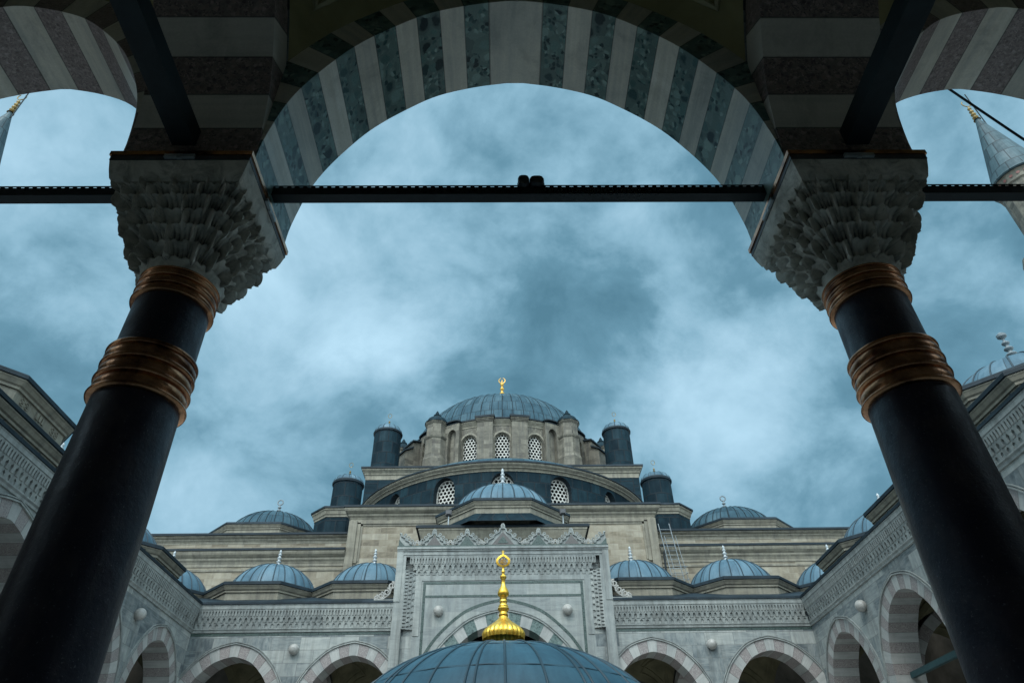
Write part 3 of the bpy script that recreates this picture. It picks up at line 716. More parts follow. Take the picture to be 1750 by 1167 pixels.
# columns with carved stalactite capitals
def capital_mesh(cx, cy, inward=0.):
    mb = MB(); z0, z1 = 3.92, 4.72; nu = 480; nz = 210
    HK = [(0, .318, 2.0), (.06, .328, 2.05), (.20, .365, 2.6), (.40, .418, 4.0), (.62, .463, 6.0), (.82, .508, 9.), (1., .540, 16.)]
    def outl(h):
        h = max(0, min(1, h))
        for (h0, a0, n0), (h1, a1, n1) in zip(HK[:-1], HK[1:]):
            if h <= h1:
                t = (h-h0)/(h1-h0); return a0+(a1-a0)*t, n0+(n1-n0)*t
        return HK[-1][1:]
    def rad(th, h):
        a, n = outl(h); c, s_ = abs(math.cos(th)), abs(math.sin(th))
        return a/((c**n+s_**n)**(1/n))
    # ordered tiers of niches: (start height, cells per side, offset); ribs of one tier stand over the niches below
    T = [(.10, 3, .5), (.27, 4, 0.), (.45, 4, .5), (.63, 5, 0.), (.80, 5, .5), (.94, 8, 0.), (1.05, 8, 0)]
    rows = []
    for j in range(nz+1):
        h = j/nz; row = []
        for i in range(nu):
            p = 4*i/nu; sd = int(p); t = p-sd
            th = PI/2*sd+math.atan(2*t-1)
            r = rad(th, h)
            for k in range(len(T)-2, -1, -1):
                h0, nc, off = T[k]; h1 = T[k+1][0]
                u = t*nc+off; x = u-math.floor(u); c = abs(2*x-1)          # 1 on the ribs
                rib = max(0, (c-.62)/.38); rib = rib*rib*(3-2*rib)
                edge = h0-(.045+.03*math.sin(sd*2.1+k*1.7+3*math.floor(u)))*rib-.014*(1-c)*math.cos(4*PI*x)
                if h >= edge:
                    f = min(1., (h-edge)/(h1-edge))
                    rb, ru = rad(th, h0-.02), rad(th, min(1, h1))
                    bell = math.sin(PI*min(1, f*1.02)**.8) if f < 1 else 0
                    reach = rib*f**.30+(1-rib)*f**3.2
                    hs = math.sin((math.floor(u)%(nc*1.0)+1)*12.9898+sd*78.233+k*37.719)*43758.5453; hs -= math.floor(hs)
                    fan = math.cos(PI*x*(6+2*int(hs*3)))*(.004+.009*hs)*(1-rib)*bell
                    lip = .014*math.sqrt(max(0, 1-(2*min(1, f/.16)-1)**2)) if f < .16 else 0
                    r = rb-.006+(ru-rb+.016)*reach+(.022+.016*hs)*rib*bell**.6-(.020+.026*hs)*(1-rib)*bell+fan+lip
                    break
            w = inward*(1-h)
            row.append((cx+w+r*math.cos(th), cy+r*math.sin(th), z0+(z1-z0)*h))
        rows.append(row)
    mb.grid(rows, 0, None, True, closed_u=True)
    sq = lambda w, z: [(cx-w, cy-w, z), (cx+w, cy-w, z), (cx+w, cy+w, z), (cx-w, cy+w, z)]
    S = [sq(.535, 4.695), sq(.556, 4.712), sq(.578, 4.80), sq(.596, 4.895), sq(.585, 4.905)]
    for A, B in zip(S[:-1], S[1:]):
        for k in range(4): mb.face([A[k], A[(k+1) % 4], B[(k+1) % 4], B[k]])
    mb.face(S[0])
    return mb
def ring_prof(rings, zt):
    # rounded mouldings: list of (radius, half height)
    o = []; z = zt
    for r, hh, base in rings:
        for k in range(7):
            t = PI*k/6; o.append((base+(r-base)*math.sin(t), z-hh+hh*math.cos(t)))
        z -= 2*hh
    return o
YC = 4.335
def rim_prof(z0, zs, base, rims, hr, bulge):
    # thin rounded rims with nearly flat bands between them, from z0 at the top downwards
    o = [(.26, z0+.01)]
    for k, (z, r) in enumerate(zip(zs, rims)):
        for q in range(9):
            t = PI*q/8; o.append((base+(r-base)*math.sin(t), z+hr*math.cos(t)))
        if k < len(zs)-1:
            za, zb = z-hr, zs[k+1]+hr
            for q in range(1, 4): o.append((base+bulge*math.sin(PI*q/4), za+(zb-za)*q/4))
    o.append((.26, zs[-1]-hr-.01)); return o
def make_column(ax, cy, inward, label):
    # ax: axis of the impost; the shaft stands a little towards the middle arch
    cx = ax+inward
    t = thing('marble_column', label, 'column', (cx, cy, FLOOR), 'columns of the entrance portico')
    mb = MB()
    mb.lathe([(.46, FLOOR), (.46, FLOOR+.22), (.40, FLOOR+.30), (.37, FLOOR+.42), (.338, FLOOR+.5), (.330, .8), (.320, 2.0), (.305, 2.75), (.290, 3.3), (.284, 3.92)], cx, cy, 64)
    part(mb, 'shaft', 'porphyry', t)
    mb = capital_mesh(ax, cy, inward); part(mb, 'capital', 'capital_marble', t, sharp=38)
    mb = MB(); mb.lathe(rim_prof(3.945, (3.925, 3.855, 3.775, 3.69), .302, (.318, .322, .320, .322), .016, .010), cx, cy, 72)
    part(mb, 'collar', 'bronze', t)
    mb = MB(); mb.lathe(rim_prof(3.19, (3.165, 3.04, 2.91, 2.775), .316, (.334, .338, .342, .348), .021, .014), cx, cy, 72)
    part(mb, 'collar', 'bronze', t)
    mb = MB(); cx = ax
    mb.box(cx-.612, cx+.612, cy-.612, cy+.612, 4.955, 5.005)
    mb.box(cx-.600, cx+.600, cy-.600, cy+.600, 4.90, 4.955, 1)
    ab = part(mb, 'abacus', ['bronze', 'dark_metal'], t)
    for k in range(4):
        c_, s_ = math.cos(PI/2*k), math.sin(PI/2*k); mc = MB()
        Fk = lambda a, b, c, c_=c_, s_=s_: (cx+a*c_-b*s_, cy+a*s_+b*c_, c)
        mc.box(-.13, -.02, -.625, -.600, 4.908, 4.945, 0, Fk); mc.box(.02, .13, -.625, -.600, 4.908, 4.945, 0, Fk)
        mc.box(-.02, .02, -.622, -.600, 4.90, 4.952, 0, Fk)
        part(mc, 'clamp', 'zinc', ab)
    return t
CX = 2.345+.5975; INW = .058
col = make_column(NX-CX, YC, INW, 'dark polished column with two bronze collars, rising at the left of the view')
col2 = make_column(NX+CX, YC, -INW, 'dark polished column with two bronze collars, rising at the right of the view')
dup(col, (-5.22, 0, 0), 'dark column beyond the left striped arch, nearest the left courtyard arcade')
dup(col2, (5.22, 0, 0), 'dark column beyond the right striped arch, nearest the right courtyard arcade')

# iron tie beams
def tie_beam(a, b, label, perf=True, w=.105, h=.088, mat='iron_dark'):
    a, b = Vector(a), Vector(b)
    t = thing('tie_beam', label, 'tie beam', tuple((a+b)/2), 'iron tie beams of the entrance portico')
    mb = MB(); mb.bar(a, b, w, h)
    part(mb, 'beam', mat, t)
    if perf:
        # slotted cable tray strip standing on the beam
        ms = MB(); L_ = (b-a).length; n = int(L_/.075); u = (b-a).normalized(); z = Vector((0, 0, 1))
        o = Vector((0, -.048, h/2))
        ms.bar(a+o+z*.008, b+o+z*.008, .005, .016); ms.bar(a+o+z*.036, b+o+z*.036, .005, .014)
        for k in range(n+1):
            p = a+u*(L_*k/n)+o; ms.bar(p+z*.003, p+z*.04, .040, .005, 0, up=(0, 1, 0))
        part(ms, 'slotted_strip', 'iron_dark', t)
    return t
ZB = 5.135
tie_beam((NX-2.345, YC, ZB), (NX+2.345, YC, ZB), 'dark iron tie beam crossing the middle arch, carrying the small floodlights')
tie_beam((NX-7.6, YC, ZB), (NX-2.345-1.19, YC, ZB), 'dark iron tie beam running left out of view under the left striped arch')
tie_beam((NX+2.345+1.19, YC, ZB), (NX+7.6, YC, ZB), 'dark iron tie beam running right out of view under the right striped arch')
tie_beam((NX-CX-.02, 3.74, 5.2), (NX-CX+.06, -.8, 5.2), 'thick dark iron beam running overhead from the left column', False, .2, .2)
tie_beam((NX+CX+.05, 3.74, 5.2), (NX+CX-.07, -.8, 5.2), 'thick dark iron beam running overhead from the right column', False, .2, .2)

# two small floodlights on the beam, one thing each
def flood(x, w, r, label):
    t = thing('floodlight', label, 'floodlight', (x, YC, 5.2), 'floodlights on the middle tie beam')
    mb = MB()
    P = []
    for y, k in ((-.09, .86), (-.075, 1.), (.07, 1.), (.09, .8)):
        row = []
        for i in range(16):
            a = 2*PI*i/16; e = 3.2
            cx_, sx = math.cos(a), math.sin(a)
            q = (abs(cx_)**e+abs(sx)**e)**(-1/e)
            row.append((x+w*k*cx_*q, YC+y, 5.262+r*k*sx*q))
        P.append(row)
    mb.grid(P, 0, None, True, closed_u=True); mb.face(P[0]); mb.face(P[-1])
    part(mb, 'housing', 'dark_metal', t)
    mb = MB(); mb.box(x-w*1.08, x-w*1.01, YC-.03, YC+.03, 5.18, 5.28); mb.box(x+w*1.01, x+w*1.08, YC-.03, YC+.03, 5.18, 5.28); mb.box(x-w*1.08, x+w*1.08, YC-.03, YC+.03, 5.18, 5.192)
    part(mb, 'bracket', 'iron_dark', t)
flood(.215, .056, .072, 'small black floodlight on the tie beam, the narrow rounder one on the left')
flood(.342, .070, .062, 'small black floodlight on the tie beam, the wider boxy one on the right')

mb = MB(); pts = []
for k in range(15):
    t = k/14; pts.append((5.62+2.2*t, 5.0+.15*t, 8.45-4.1*t-.12*math.sin(PI*t)))
mb.tube(pts, .016, 6)
tag(mb.build('cable', 'iron_dark'), 'thin black cable slanting across the sky under the right striped arch', 'cable')

mb = MB()
def onshaft(a, z, r=.3245): return (NX-CX+r*math.cos(a), YC+r*math.sin(a), z)
SA = math.atan2(-YC, CX-NX)+.30
for (a0, z0, a1, z1) in ((-.055, .86, -.045, .95), (-.045, .95, .03, .875), (.03, .875, .045, .965)):
    n = 4
    for k in range(n):
        f0, f1 = k/n, (k+1)/n
        mb.face([onshaft(SA+a0+(a1-a0)*f0-.02, z0+(z1-z0)*f0), onshaft(SA+a0+(a1-a0)*f1-.02, z0+(z1-z0)*f1), onshaft(SA+a0+(a1-a0)*f1+.02, z0+(z1-z0)*f1), onshaft(SA+a0+(a1-a0)*f0+.02, z0+(z1-z0)*f0)])
tag(mb.build('sticker_scrap', 'paper_yellow'), 'torn yellowish sticker scrap stuck on the left dark column', 'sticker')

# ------------------------------------------------------------------ side arcades
SB = [(7.2, 1.98, 2.6), (12.4, 2.0, 2.6), (18.1, 2.4, 2.95), (23.78, 2.02, 2.6), (28.95, 1.98, 2.6)]
for side, F, sgn in (('left', F_left, -1), ('right', F_right, 1)):
    t = thing('side_arcade', 'grey marble arcade with striped arches along the %s side of the courtyard' % side, 'arcade', (sgn*16.5, 18, FLOOR), 'arcades flanking the courtyard')
    arcade(t, F, SB, 4.9, 31.46, 6.9, ('grey_voussoir', 'pale_pink_stone'), [(26.36, 7.85), (21.1, 7.85), (15.1, 7.85), (9.8, 7.85)], (9.8, 15.0, 21.1, 26.38), voussoirs=21)
    cornice_part(t, F, 4.9, 31.46)
    roof_part(t, F, 4.9, 31.46)
    for k, y in enumerate((7.2, 12.4, 18.1, 23.75, 28.95)):
        if k == 2:
            # lower tier of the taller middle drum: a broad front face carrying the same eave
            mb = MB(); mat_l = MB()
            W, Zl = 2.55, 10.93
            Fd = lambda s, d, z, F=F, y=y: F(y+s, d, z)
            pl = [(-W-1.3, 1.75), (-W, .38), (W, .38), (W+1.3, 1.75)]
            q = [(.24, 9.9), (.24, Zl-.47), (.18, Zl-.46), (.18, Zl-.38), (.13, Zl-.34), (.08, Zl-.24), (.05, Zl-.2), (.05, Zl-.165)]
            ql = [(.05, Zl-.165), (0, Zl-.15), (0, Zl-.03), (.03, Zl), (1.4, Zl+.2)]
            for mm, qq in ((mb, q), (mat_l, ql)):
                for (oa, za), (ob, zb) in zip(qq[:-1], qq[1:]):
                    for (sa, da), (sb, db) in zip(pl[:-1], pl[1:]):
                        mm.face([Fd(sa, da+oa, za), Fd(sb, db+oa, za), Fd(sb, db+ob, zb), Fd(sa, da+ob, zb)])
            dr = part(mb, 'drum_base', 'limestone_trim', t); part(mat_l, 'lead_eave', 'lead_edge', dr)
            zl2, yc, ap2, hh = (11.9, 18.25, 3.5, 1.25) if sgn < 0 else (11.66, 18.72, 3.2, 1.62)
            x = F(0, .4+ap2, 0)[0]; Fc = lambda s, d, z, F=F, yc=yc: F(yc+s, d, z)
            d, do = drum_dome(t, x, yc, zl2, 0, zbot=10.6, ap=ap2, r=2.3, h=hh, fin=False, nrib=22)
            mf = MB(); pr_, zt_ = ball_finial(13.2, 1.5, .19, 4); mf.lathe(pr_, x, yc-.3*(sgn > 0), 14)
            mf.lathe([(.05, zt_), (.15, zt_+.08), (.16, zt_+.16), (.05, zt_+.26)], x, yc-.3*(sgn > 0), 12); part(mf, 'finial', 'lead_finial', do)
            # carved panels on the tall drum
            for o in (-.85, 0, .85):
                mp = MB()
                if o == 0:
                    for q_ in (-.16, 0, .16): mp.box(o+q_-.05, o+q_+.05, .60, .645, zl2-.74, zl2-.54, 0, Fc)
                else:
                    for q_ in (-.12, .12):
                        for zz in (zl2-.7, zl2-.58):
                            pts = [Fc(o+q_+.08*math.cos(2*PI*i/8), .63, zz+.05*math.sin(2*PI*i/8)) for i in range(8)]
                            mp.tube(pts, .018, 5, 0, closed=True)
                part(mp, 'carving', 'limestone_trim', d)
        else:
            drum_dome(t, F(0, .4+3.14, 0)[0], y, 10.93, k)

# green iron tie beam seen in the right arcade
t = thing('tie_beam', 'teal painted iron tie beam inside the second arch of the right arcade', 'tie beam', (14.1, 23.8, 5.4))
mb = MB(); mb.bar((14.15, 26.3, 5.32), (14.15, 21.3, 5.32), .16, .18); part(mb, 'beam', 'teal_iron', t)

# ------------------------------------------------------------------ mosque portico (far side)
por = thing('mosque_portico', 'grey marble portico below the mosque wall, two striped arches either side of the portal', 'portico', (0, 34.5, FLOOR))
FB = [(-11.5, 2.0, 2.57), (-6.42, 2.0, 2.57), (6.42, 2.0, 2.57), (11.5, 2.0, 2.57)]
for rng, bs in (((-13.56, -3.9), FB[:2]), ((3.9, 13.56), FB[2:])):
    arcade(por, F_far, bs, rng[0], rng[1], 6.9, ('grey_voussoir', 'pale_pink_stone'), [(rng[0]+4.6 if rng[0] < 0 else 8.97, 7.8)], [-8.96, -13.5, -3.9] if rng[0] < 0 else [8.96, 13.5, 3.9], voussoirs=19)
    mb = MB(); mb.box(rng[0] if rng[0] < 0 else 4.88, -4.88 if rng[0] < 0 else rng[1], -.012, .02, 8.40, 8.505, 0, F_far)
    part(mb, 'inlay_band', 'green_inlay', por)
def cornice_far(s0, s1, ml, mr):
    mb = MB(); F = F_far
    extrude(mb, F, CORN, s0, s1, 0, ml, mr)
    muq_row(mb, F, s0+.1*ml, s1-.1*mr, 8.70, 8.92, -.02, -.075, .27)
    muq_row(mb, F, s0+.15*ml, s1-.15*mr, 8.92, 9.17, -.055, -.145, .24, phase=.5)
    muq_row(mb, F, s0+.2*ml, s1-.2*mr, 9.17, 9.46, -.135, -.205, .135)
    for (za, da, db) in ((8.92, 0, -.075), (9.17, -.055, -.145), (9.46, -.115, -.215)):
        mb.face([F(s0-ml*da, da, za), F(s1+mr*da, da, za), F(s1+mr*db, db, za), F(s0-ml*db, db, za)])
    extrude(mb, F, TOPC, s0, s1, 0, ml, mr)
    part(mb, 'cornice', 'marble_plain', por)
    mb = MB(); extrude(mb, F, LIP, s0, s1, 0, ml, mr); part(mb, 'roof', 'lead_edge', por)
cornice_far(-13.55, -4.88, 1, 0); cornice_far(4.88, 13.55, 0, 1)
for k, x in enumerate((-17.02, -11.55, -6.62, 6.62, 11.55, 17.02)):
    drum_dome(por, x, 31.9+3.14+.02, 10.93, (k*2+1) % 5, nrib=24)

# ------------------------------------------------------------------ portal
pt = thing('portal', 'tall marble portal block with green inlay frame, carved band and scrolled cresting', 'portal', (0, 31.5, FLOOR))
mb = MB(); wall_strips(mb, F_far, -4.0, 4.0, 11.0, [(0, 3.25, 3.81)], .55, -.02); part(mb, 'wall', 'marble_panel', pt)
mb = MB(); arch_ring(mb, F_far, 0, ZS, 3.25, 3.81, .52, -.026, 1.05, 23, [0, 1])
sweep_arch(mb, F_far, 0, ZS, 3.76, 4.325, .05, -.08, 0, 2); sweep_arch(mb, F_far, 0, ZS, 3.85, 4.415, .035, -.06, 0, 2)
part(mb, 'arch', ['grey_voussoir', 'green_portal', 'marble_plain'], pt)
mb = MB(); sweep_arch(mb, F_far, 0, ZS, 4.06, 4.75, .13, -.03, 0)
for a, b, c, d in ((-3.62, -3.5, 5.0, 10.63), (3.5, 3.62, 5.0, 10.63), (-3.5, 3.5, 10.52, 10.63), (-3.5, 3.5, 9.93, 10.03)):
    mb.box(a, b, -.032, 0, c, d, 0, F_far)
part(mb, 'inlay_frame', 'green_inlay', pt)
mb = MB()
for sg in (-1, 1):
    Fs = lambda s, d, z, sg=sg: F_far(sg*s, d, z)
    mb.box(4.46, 4.88, -.24, .7, 5.0, 12.02, 0, Fs)
    mb.box(4.60, 4.885, -.27, .7, 9.7, 12.02, 0, Fs)
    mb.box(4.885, 5.75, -.27, .2, 9.70, 9.80, 0, Fs)
    mb.box(3.70, 3.98, -.05, 0, 8.3, 10.95, 0, Fs)
mb.box(-4.46, 4.46, -.24, .7, 11.72, 11.98, 0, F_far)
mb.box(-3.70, 3.70, -.05, 0, 10.68, 10.92, 0, F_far)
for za, zb, d in ((11.80, 11.86, -.27), (11.98, 12.06, -.29), (12.06, 12.16, -.34)):
    mb.box(-4.9, 4.9, d, .7, za, zb, 0, F_far) if za > 11.9 else mb.box(-4.6, 4.6, d, .1, za, zb, 0, F_far)
mb.box(-4.85, 4.85, .05, .75, 9.0, 12.0, 0, F_far)
part(mb, 'frame', 'marble_plain', pt)
mb = MB()
mb.box(-4.905, 4.905, -.30, -.2, 12.163, 12.24, 0, F_far)
part(mb, 'inlay_band', 'green_inlay', pt)
mb = MB()
muq_row(mb, F_far, -3.98, 3.98, 10.92, 11.14, -.04, -.10, .27)
muq_row(mb, F_far, -4.12, 4.12, 11.14, 11.40, -.08, -.17, .24, phase=.5)
muq_row(mb, F_far, -4.28, 4.28, 11.40, 11.72, -.165, -.235, .135)
for z, a, b in ((11.14, 0, -.1), (11.40, -.05, -.17), (11.72, -.1, -.24)):
    mb.face([F_far(-4.46, a, z), F_far(4.46, a, z), F_far(4.46, b, z), F_far(-4.46, b, z)])
for sg in (-1, 1):
    for (b0, b1, di, do, pz) in ((3.98, 4.12, -.03, -.10, .27), (4.12, 4.28, -.09, -.17, .19), (4.28, 4.46, -.16, -.235, .15)):
        G = lambda s, d, z, sg=sg: F_far(sg*z, d, s)
        muq_row(mb, G, 8.55, 11.05+.2*(b0-3.98), b0, b1, di, do, pz)
part(mb, 'carved_band', 'marble_plain', pt)
boss(pt, F_far, -2.87, 9.32, .225); boss(pt, F_far, 2.84, 9.32, .225)
# cresting: palmettes of scrolls
def spiral(cx, cz, r, turns, a0, sg, n=14):
    return [(cx+sg*r*(1-.75*k/n)*math.cos(a0+2*PI*turns*k/n), cz+r*(1-.75*k/n)*math.sin(a0+2*PI*turns*k/n)) for k in range(n+1)]
def palmette(x, h, w, half=0, infill='green_inlay'):
    mb = MB(); D = -.26
    zb = 12.25
    P2 = lambda pts: [F_far(a, D, b) for a, b in pts]
    for sg in ((-1, 1) if half == 0 else (half,)):
        rib = [(x+sg*.02, zb+h*.82)]
        for k in range(1, 13):
            f = k/12
            rib.append((x+sg*(w*f*(1.0)+.05*math.sin(f*6*PI)), zb+h*(.78*(1-f)**1.15)+.06))
        mb.tube(P2(rib), .042, 6)
        for (xa, za), (xb, zb_) in zip(rib[:-1], rib[1:]):
            mb.face([F_far(xa, D+.03, zb), F_far(xb, D+.03, zb), F_far(xb, D+.03, zb_), F_far(xa, D+.03, za)])
        for f, r in ((.28, .085), (.52, .10), (.78, .11), (1.0, .09)):
            cx = x+sg*(w*f+.10); cz = zb+h*(.78*(1-f)**1.15)+.13
            mb.tube(P2(spiral(cx, cz, r, 1.3, PI*1.1, sg)), [.036-.018*k/14 for k in range(15)], 6)
    if half == 0:
        top = [(x+.075*math.cos(a)*(1-.3*math.sin(a)), zb+h*.9+.11*math.sin(a)) for a in [2*PI*k/10 for k in range(10)]]
        mb.tube(P2(top), .036, 6, closed=True)
        mb.tube(P2([(x, zb+h*.76), (x, zb+h)]), .03, 6)
        mb.face(P2([(x-w*.62, zb), (x+w*.62, zb), (x, zb+h*.62)]), 1)
    else:
        top = [(x+half*.06, zb+h*.95), (x+half*.1, zb+h*.8)]
        mb.face(P2([(x, zb), (x+half*w*.45, zb), (x, zb+h*.42)]), 1)
    o = part(mb, 'cresting', ['marble_plain', infill], pt)
    return o
palmette(0, 1.02, .86, 0, 'pale_pink_stone')
mb = MB(); mb.face([F_far(a, -.275, b) for a, b in ((-.25, 12.33), (.25, 12.33), (0, 12.68))]); part(mb, 'inlay', 'green_inlay', pt)
for sg in (-1, 1):
    palmette(sg*1.68, .74, .56, 0, 'green_inlay'); palmette(sg*3.22, .74, .56, 0, 'pale_pink_stone')
    palmette(sg*4.86, .72, .62, -sg, 'green_inlay')
    for x in (sg*2.45, sg*4.0, sg*1.02):
        mb = MB()
        for o in (-.12, 0, .12):
            pts = [F_far(x+o+.055*math.cos(2*PI*k/8), -.26, 12.33+(.1 if o == 0 else 0)+.06*math.sin(2*PI*k/8)) for k in range(8)]
            mb.tube(pts, .03, 6, closed=True)
        part(mb, 'trefoil', 'boss_marble', pt)
    # scroll consoles at the foot of the portal
    mb = MB()
    for k, (cx, cz, r) in enumerate(((5.02, 10.42, .17), (5.2, 10.14, .17), (5.45, 9.98, .15), (5.66, 9.9, .1))):
        mb.tube([F_far(sg*a, -.22, b) for a, b in spiral(cx, cz, r, 1.4, PI*.5, 1)], [.048-.02*q/14 for q in range(15)], 6)
    mb.tube([F_far(sg*a, -.22, b) for a, b in ((4.92, 10.62), (5.0, 10.3), (5.12, 10.0), (5.35, 9.84), (5.75, 9.81))], .035, 6)
    part(mb, 'scrollwork', 'boss_marble', pt)
# raised block, drum and dome over the portal bay
mb = MB()
Y0 = 32.45
F_pb = lambda s, d, z: (s, Y0+d, z)
mb.box(-4.0, 4.0, .12, 6.0, 11.0, 13.2, 0, F_pb)
Z = 13.72
prof = [(.12, 12.85), (.06, 12.88), (.06, 12.98), (.0, 13.05), (-.08, 13.3), (-.12, 13.42), (-.15, 13.46), (-.15, 13.56)]
extrude(mb, F_pb, prof, -4.0, 4.0, 0, -1, -1)
for sg in (-1, 1):
    G = lambda s, d, z, sg=sg: (sg*(4.0-d+.0), Y0+.12+s, z)
    extrude(mb, G, prof, 0, 6.0, 0, -1, 0)
part(mb, 'attic', 'limestone_trim', pt)
mb = MB(); mb.box(-4.27, 4.27, -.2, 6.2, 13.56, 13.68, 0, F_pb)
mb.box(-4.2, 4.2, -.15, 6.2, 13.68, 13.72, 0, F_pb)
part(mb, 'lead_eave', 'lead_edge', pt)
d, do = drum_dome(pt, 0, 35.75, 15.1, 0, ap=3.55, r=2.78, h=2.05, zbot=13.6, nrib=28, finmat='white_finial', fh=1.4, fr=.27)
mb = MB(); c8 = 1/math.cos(PI/8)
mb.lathe([(3.95*c8, 13.7), (3.32*c8, 14.35), (3.0*c8, 14.4)], 0, 35.75, 8, 0, PI/8, PI/8+2*PI, smooth=False); part(mb, 'skirt', 'lead_cladding', pt)

# two small lamps on posts at the portal roof
for sg in (-1, 1):
    x = -2.72 if sg < 0 else 3.02
    x *= 32.8/32.8
    t = thing('roof_lamp', 'small dark floodlight on a post at the %s end of the portal roof' % ('left' if sg < 0 else 'right'), 'lamp', (x, 32.7, 13.72), 'lamps on the portal roof')
    mb = MB(); mb.tube([(x, 32.7, 13.72), (x, 32.7, 14.35)], .03, 8); part(mb, 'post', 'zinc', t)
    mb = MB(); mb.box(x-.15, x+.15, 32.58, 32.78, 14.35, 14.62); mb.box(x-.11, x+.11, 32.52, 32.58, 14.39, 14.58); part(mb, 'housing', 'dark_metal', t)

# ------------------------------------------------------------------ prayer hall of the mosque
mq = thing('mosque', 'great domed stone and lead prayer hall rising behind the courtyard', 'mosque', (0, 60, FLOOR))
F_m = lambda y: (lambda s, d, z: (s, y+d, z))
def prof_cornice(zt, h, pr):
    # stone mouldings below a lead lip at zt
    return [(0, zt-h), (-.04*pr, zt-h), (-.04*pr, zt-h*.9), (-.02*pr, zt-h*.86), (-.10*pr, zt-h*.72), (-.22*pr, zt-h*.62), (-.24*pr, zt-h*.52), (-.38*pr, zt-h*.44), (-.52*pr, zt-h*.34), (-.58*pr, zt-h*.24), (-.58*pr, zt-.12)]
# middle block
F = F_m(38.5)
mb = MB(); mb.box(-8.95, 8.95, 0, 9, 7, 17.3, 0, F); part(mb, 'wall', 'limestone_ashlar', mq)
mb = MB()
for sg in (-1, 1):
    Fs = lambda s, d, z, sg=sg: (sg*s, 38.5+d, z)
    mb.box(8.5, 8.98, -.16, .5, 13.9, 16.6, 0, Fs); mb.box(8.3, 8.5, -.09, .5, 14.1, 16.5, 0, Fs); mb.box(8.18, 8.3, -.04, .4, 14.2, 16.42, 0, Fs)
    # sloping foot of the frame
    mb.face([Fs(8.98, -.16, 13.9), Fs(8.5, -.16, 13.9), Fs(8.2, -.16, 13.55), Fs(8.98, -.16, 13.55)])
mb.box(-8.5, 8.5, -.09, .3, 16.42, 16.6, 0, F); mb.box(-8.5, 8.5, -.04, .3, 16.3, 16.42, 0, F)
pr = prof_cornice(17.45, .88, .62)
extrude(mb, F, pr, -8.95, 8.95, 0, -1, -1)
for sg in (-1, 1):
    G = lambda s, d, z, sg=sg: (sg*(8.95-d), 38.5+s, z)
    extrude(mb, G, pr, 0, 9, 0, -1, 0)
part(mb, 'cornice', 'limestone_trim', mq)
mb = MB(); mb.box(-9.36, 9.36, -.42, 9.2, 17.345, 17.47, 0, F)
mb.face([(-9.3, 38.2, 17.475), (9.3, 38.2, 17.475), (10, 46, 19.2), (-10, 46, 19.2)])
part(mb, 'lead_eave', 'lead_edge', mq)
# lower wings with two stepped cornices
for sg in (-1, 1):
    Fs = lambda s, d, z, sg=sg: (sg*s, 38.5+d, z)
    mb = MB(); mb.box(8.9, 27, .02, 8, 7, 14.8, 0, Fs); mb.box(8.9, 27, .9, 8, 14.8, 16.0, 0, Fs); part(mb, 'wall', 'limestone_ashlar', mq)
    mb = MB(); extrude(mb, Fs, prof_cornice(14.92, .95, .55), 8.98, 27); 
    mb.box(8.98, 27, -.03, .3, 13.72, 13.84, 0, Fs)
    extrude(mb, lambda s, d, z, sg=sg: (sg*s, 39.4+d, z), prof_cornice(16.2, .55, .45), 8.98, 27)
    part(mb, 'cornice', 'limestone_trim', mq)
    mb = MB(); mb.box(8.99, 27.3, -.38, .5, 14.80, 14.92, 0, Fs)
    mb.face([Fs(8.98, -.36, 14.925), Fs(27.3, -.36, 14.925), Fs(27.3, .9, 15.35), Fs(8.98, .9, 15.35)])
    mb.box(8.99, 27.3, .55, 6, 16.09, 16.21, 0, Fs)
    mb.face([Fs(8.98, .56, 16.215), Fs(27.3, .56, 16.215), Fs(27.3, 4.5, 17.3), Fs(8.98, 4.5, 17.3)])
    part(mb, 'lead_eave', 'lead_edge', mq)
    # low polygonal base and turret beside the half dome
    x, y = sg*10.9, 44.3
    mb = MB(); c8 = 1/math.cos(PI/8)
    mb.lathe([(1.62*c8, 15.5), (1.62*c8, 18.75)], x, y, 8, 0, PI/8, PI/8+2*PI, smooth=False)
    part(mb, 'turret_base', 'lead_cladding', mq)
    mb = MB(); mb.lathe([(q*c8, z) for q, z in ((1.63, 18.72), (1.66, 18.74), (1.66, 18.84), (1.72, 18.9), (1.78, 19.1), (1.84, 19.16), (1.84, 19.27))], x, y, 8, 0, PI/8, PI/8+2*PI, smooth=False)
    part(mb, 'cornice', 'limestone_trim', mq)
    mb = MB(); mb.lathe([(q*c8, z) for q, z in ((1.8, 19.26), (1.92, 19.27), (1.92, 19.38), (1.88, 19.4), (1.0, 19.75))], x, y, 8, 0, PI/8, PI/8+2*PI, smooth=False)
    part(mb, 'lead_eave', 'lead_edge', mq)
def turret(x, y, r, z0, zr, zd, zf):
    mb = MB(); mb.lathe([(r*1.01, z0), (r, zr-.2)], x, y, 28)
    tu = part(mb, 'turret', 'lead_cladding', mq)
    mb = MB(); mb.lathe([(r, zr-.22), (r*1.08, zr-.2), (r*1.10, zr-.08), (r*1.05, zr)], x, y, 28); part(mb, 'rim', 'lead_edge', tu)
    mb = MB(); mb.lathe(dome_prof(r*1.03, zr-.01, zd-zr), x, y, 28); ribs(mb, x, y, r*1.03, zr-.01, zd-zr, 14, .018); part(mb, 'cap', 'lead_dome', tu)
    mb = MB(); H = zf-zd; pr, zt = ball_finial(zd-.05, H*.66, r*.11, 3); mb.lathe(pr, x, y, 10)
    mb.tube([(x+H*.13*math.cos(a), y, zf-H*.16+H*.17*math.sin(a)) for a in [PI*2*k/14 for k in range(14)]], r*.017, 5, closed=True)
    part(mb, 'finial', 'gold_weathered', tu)
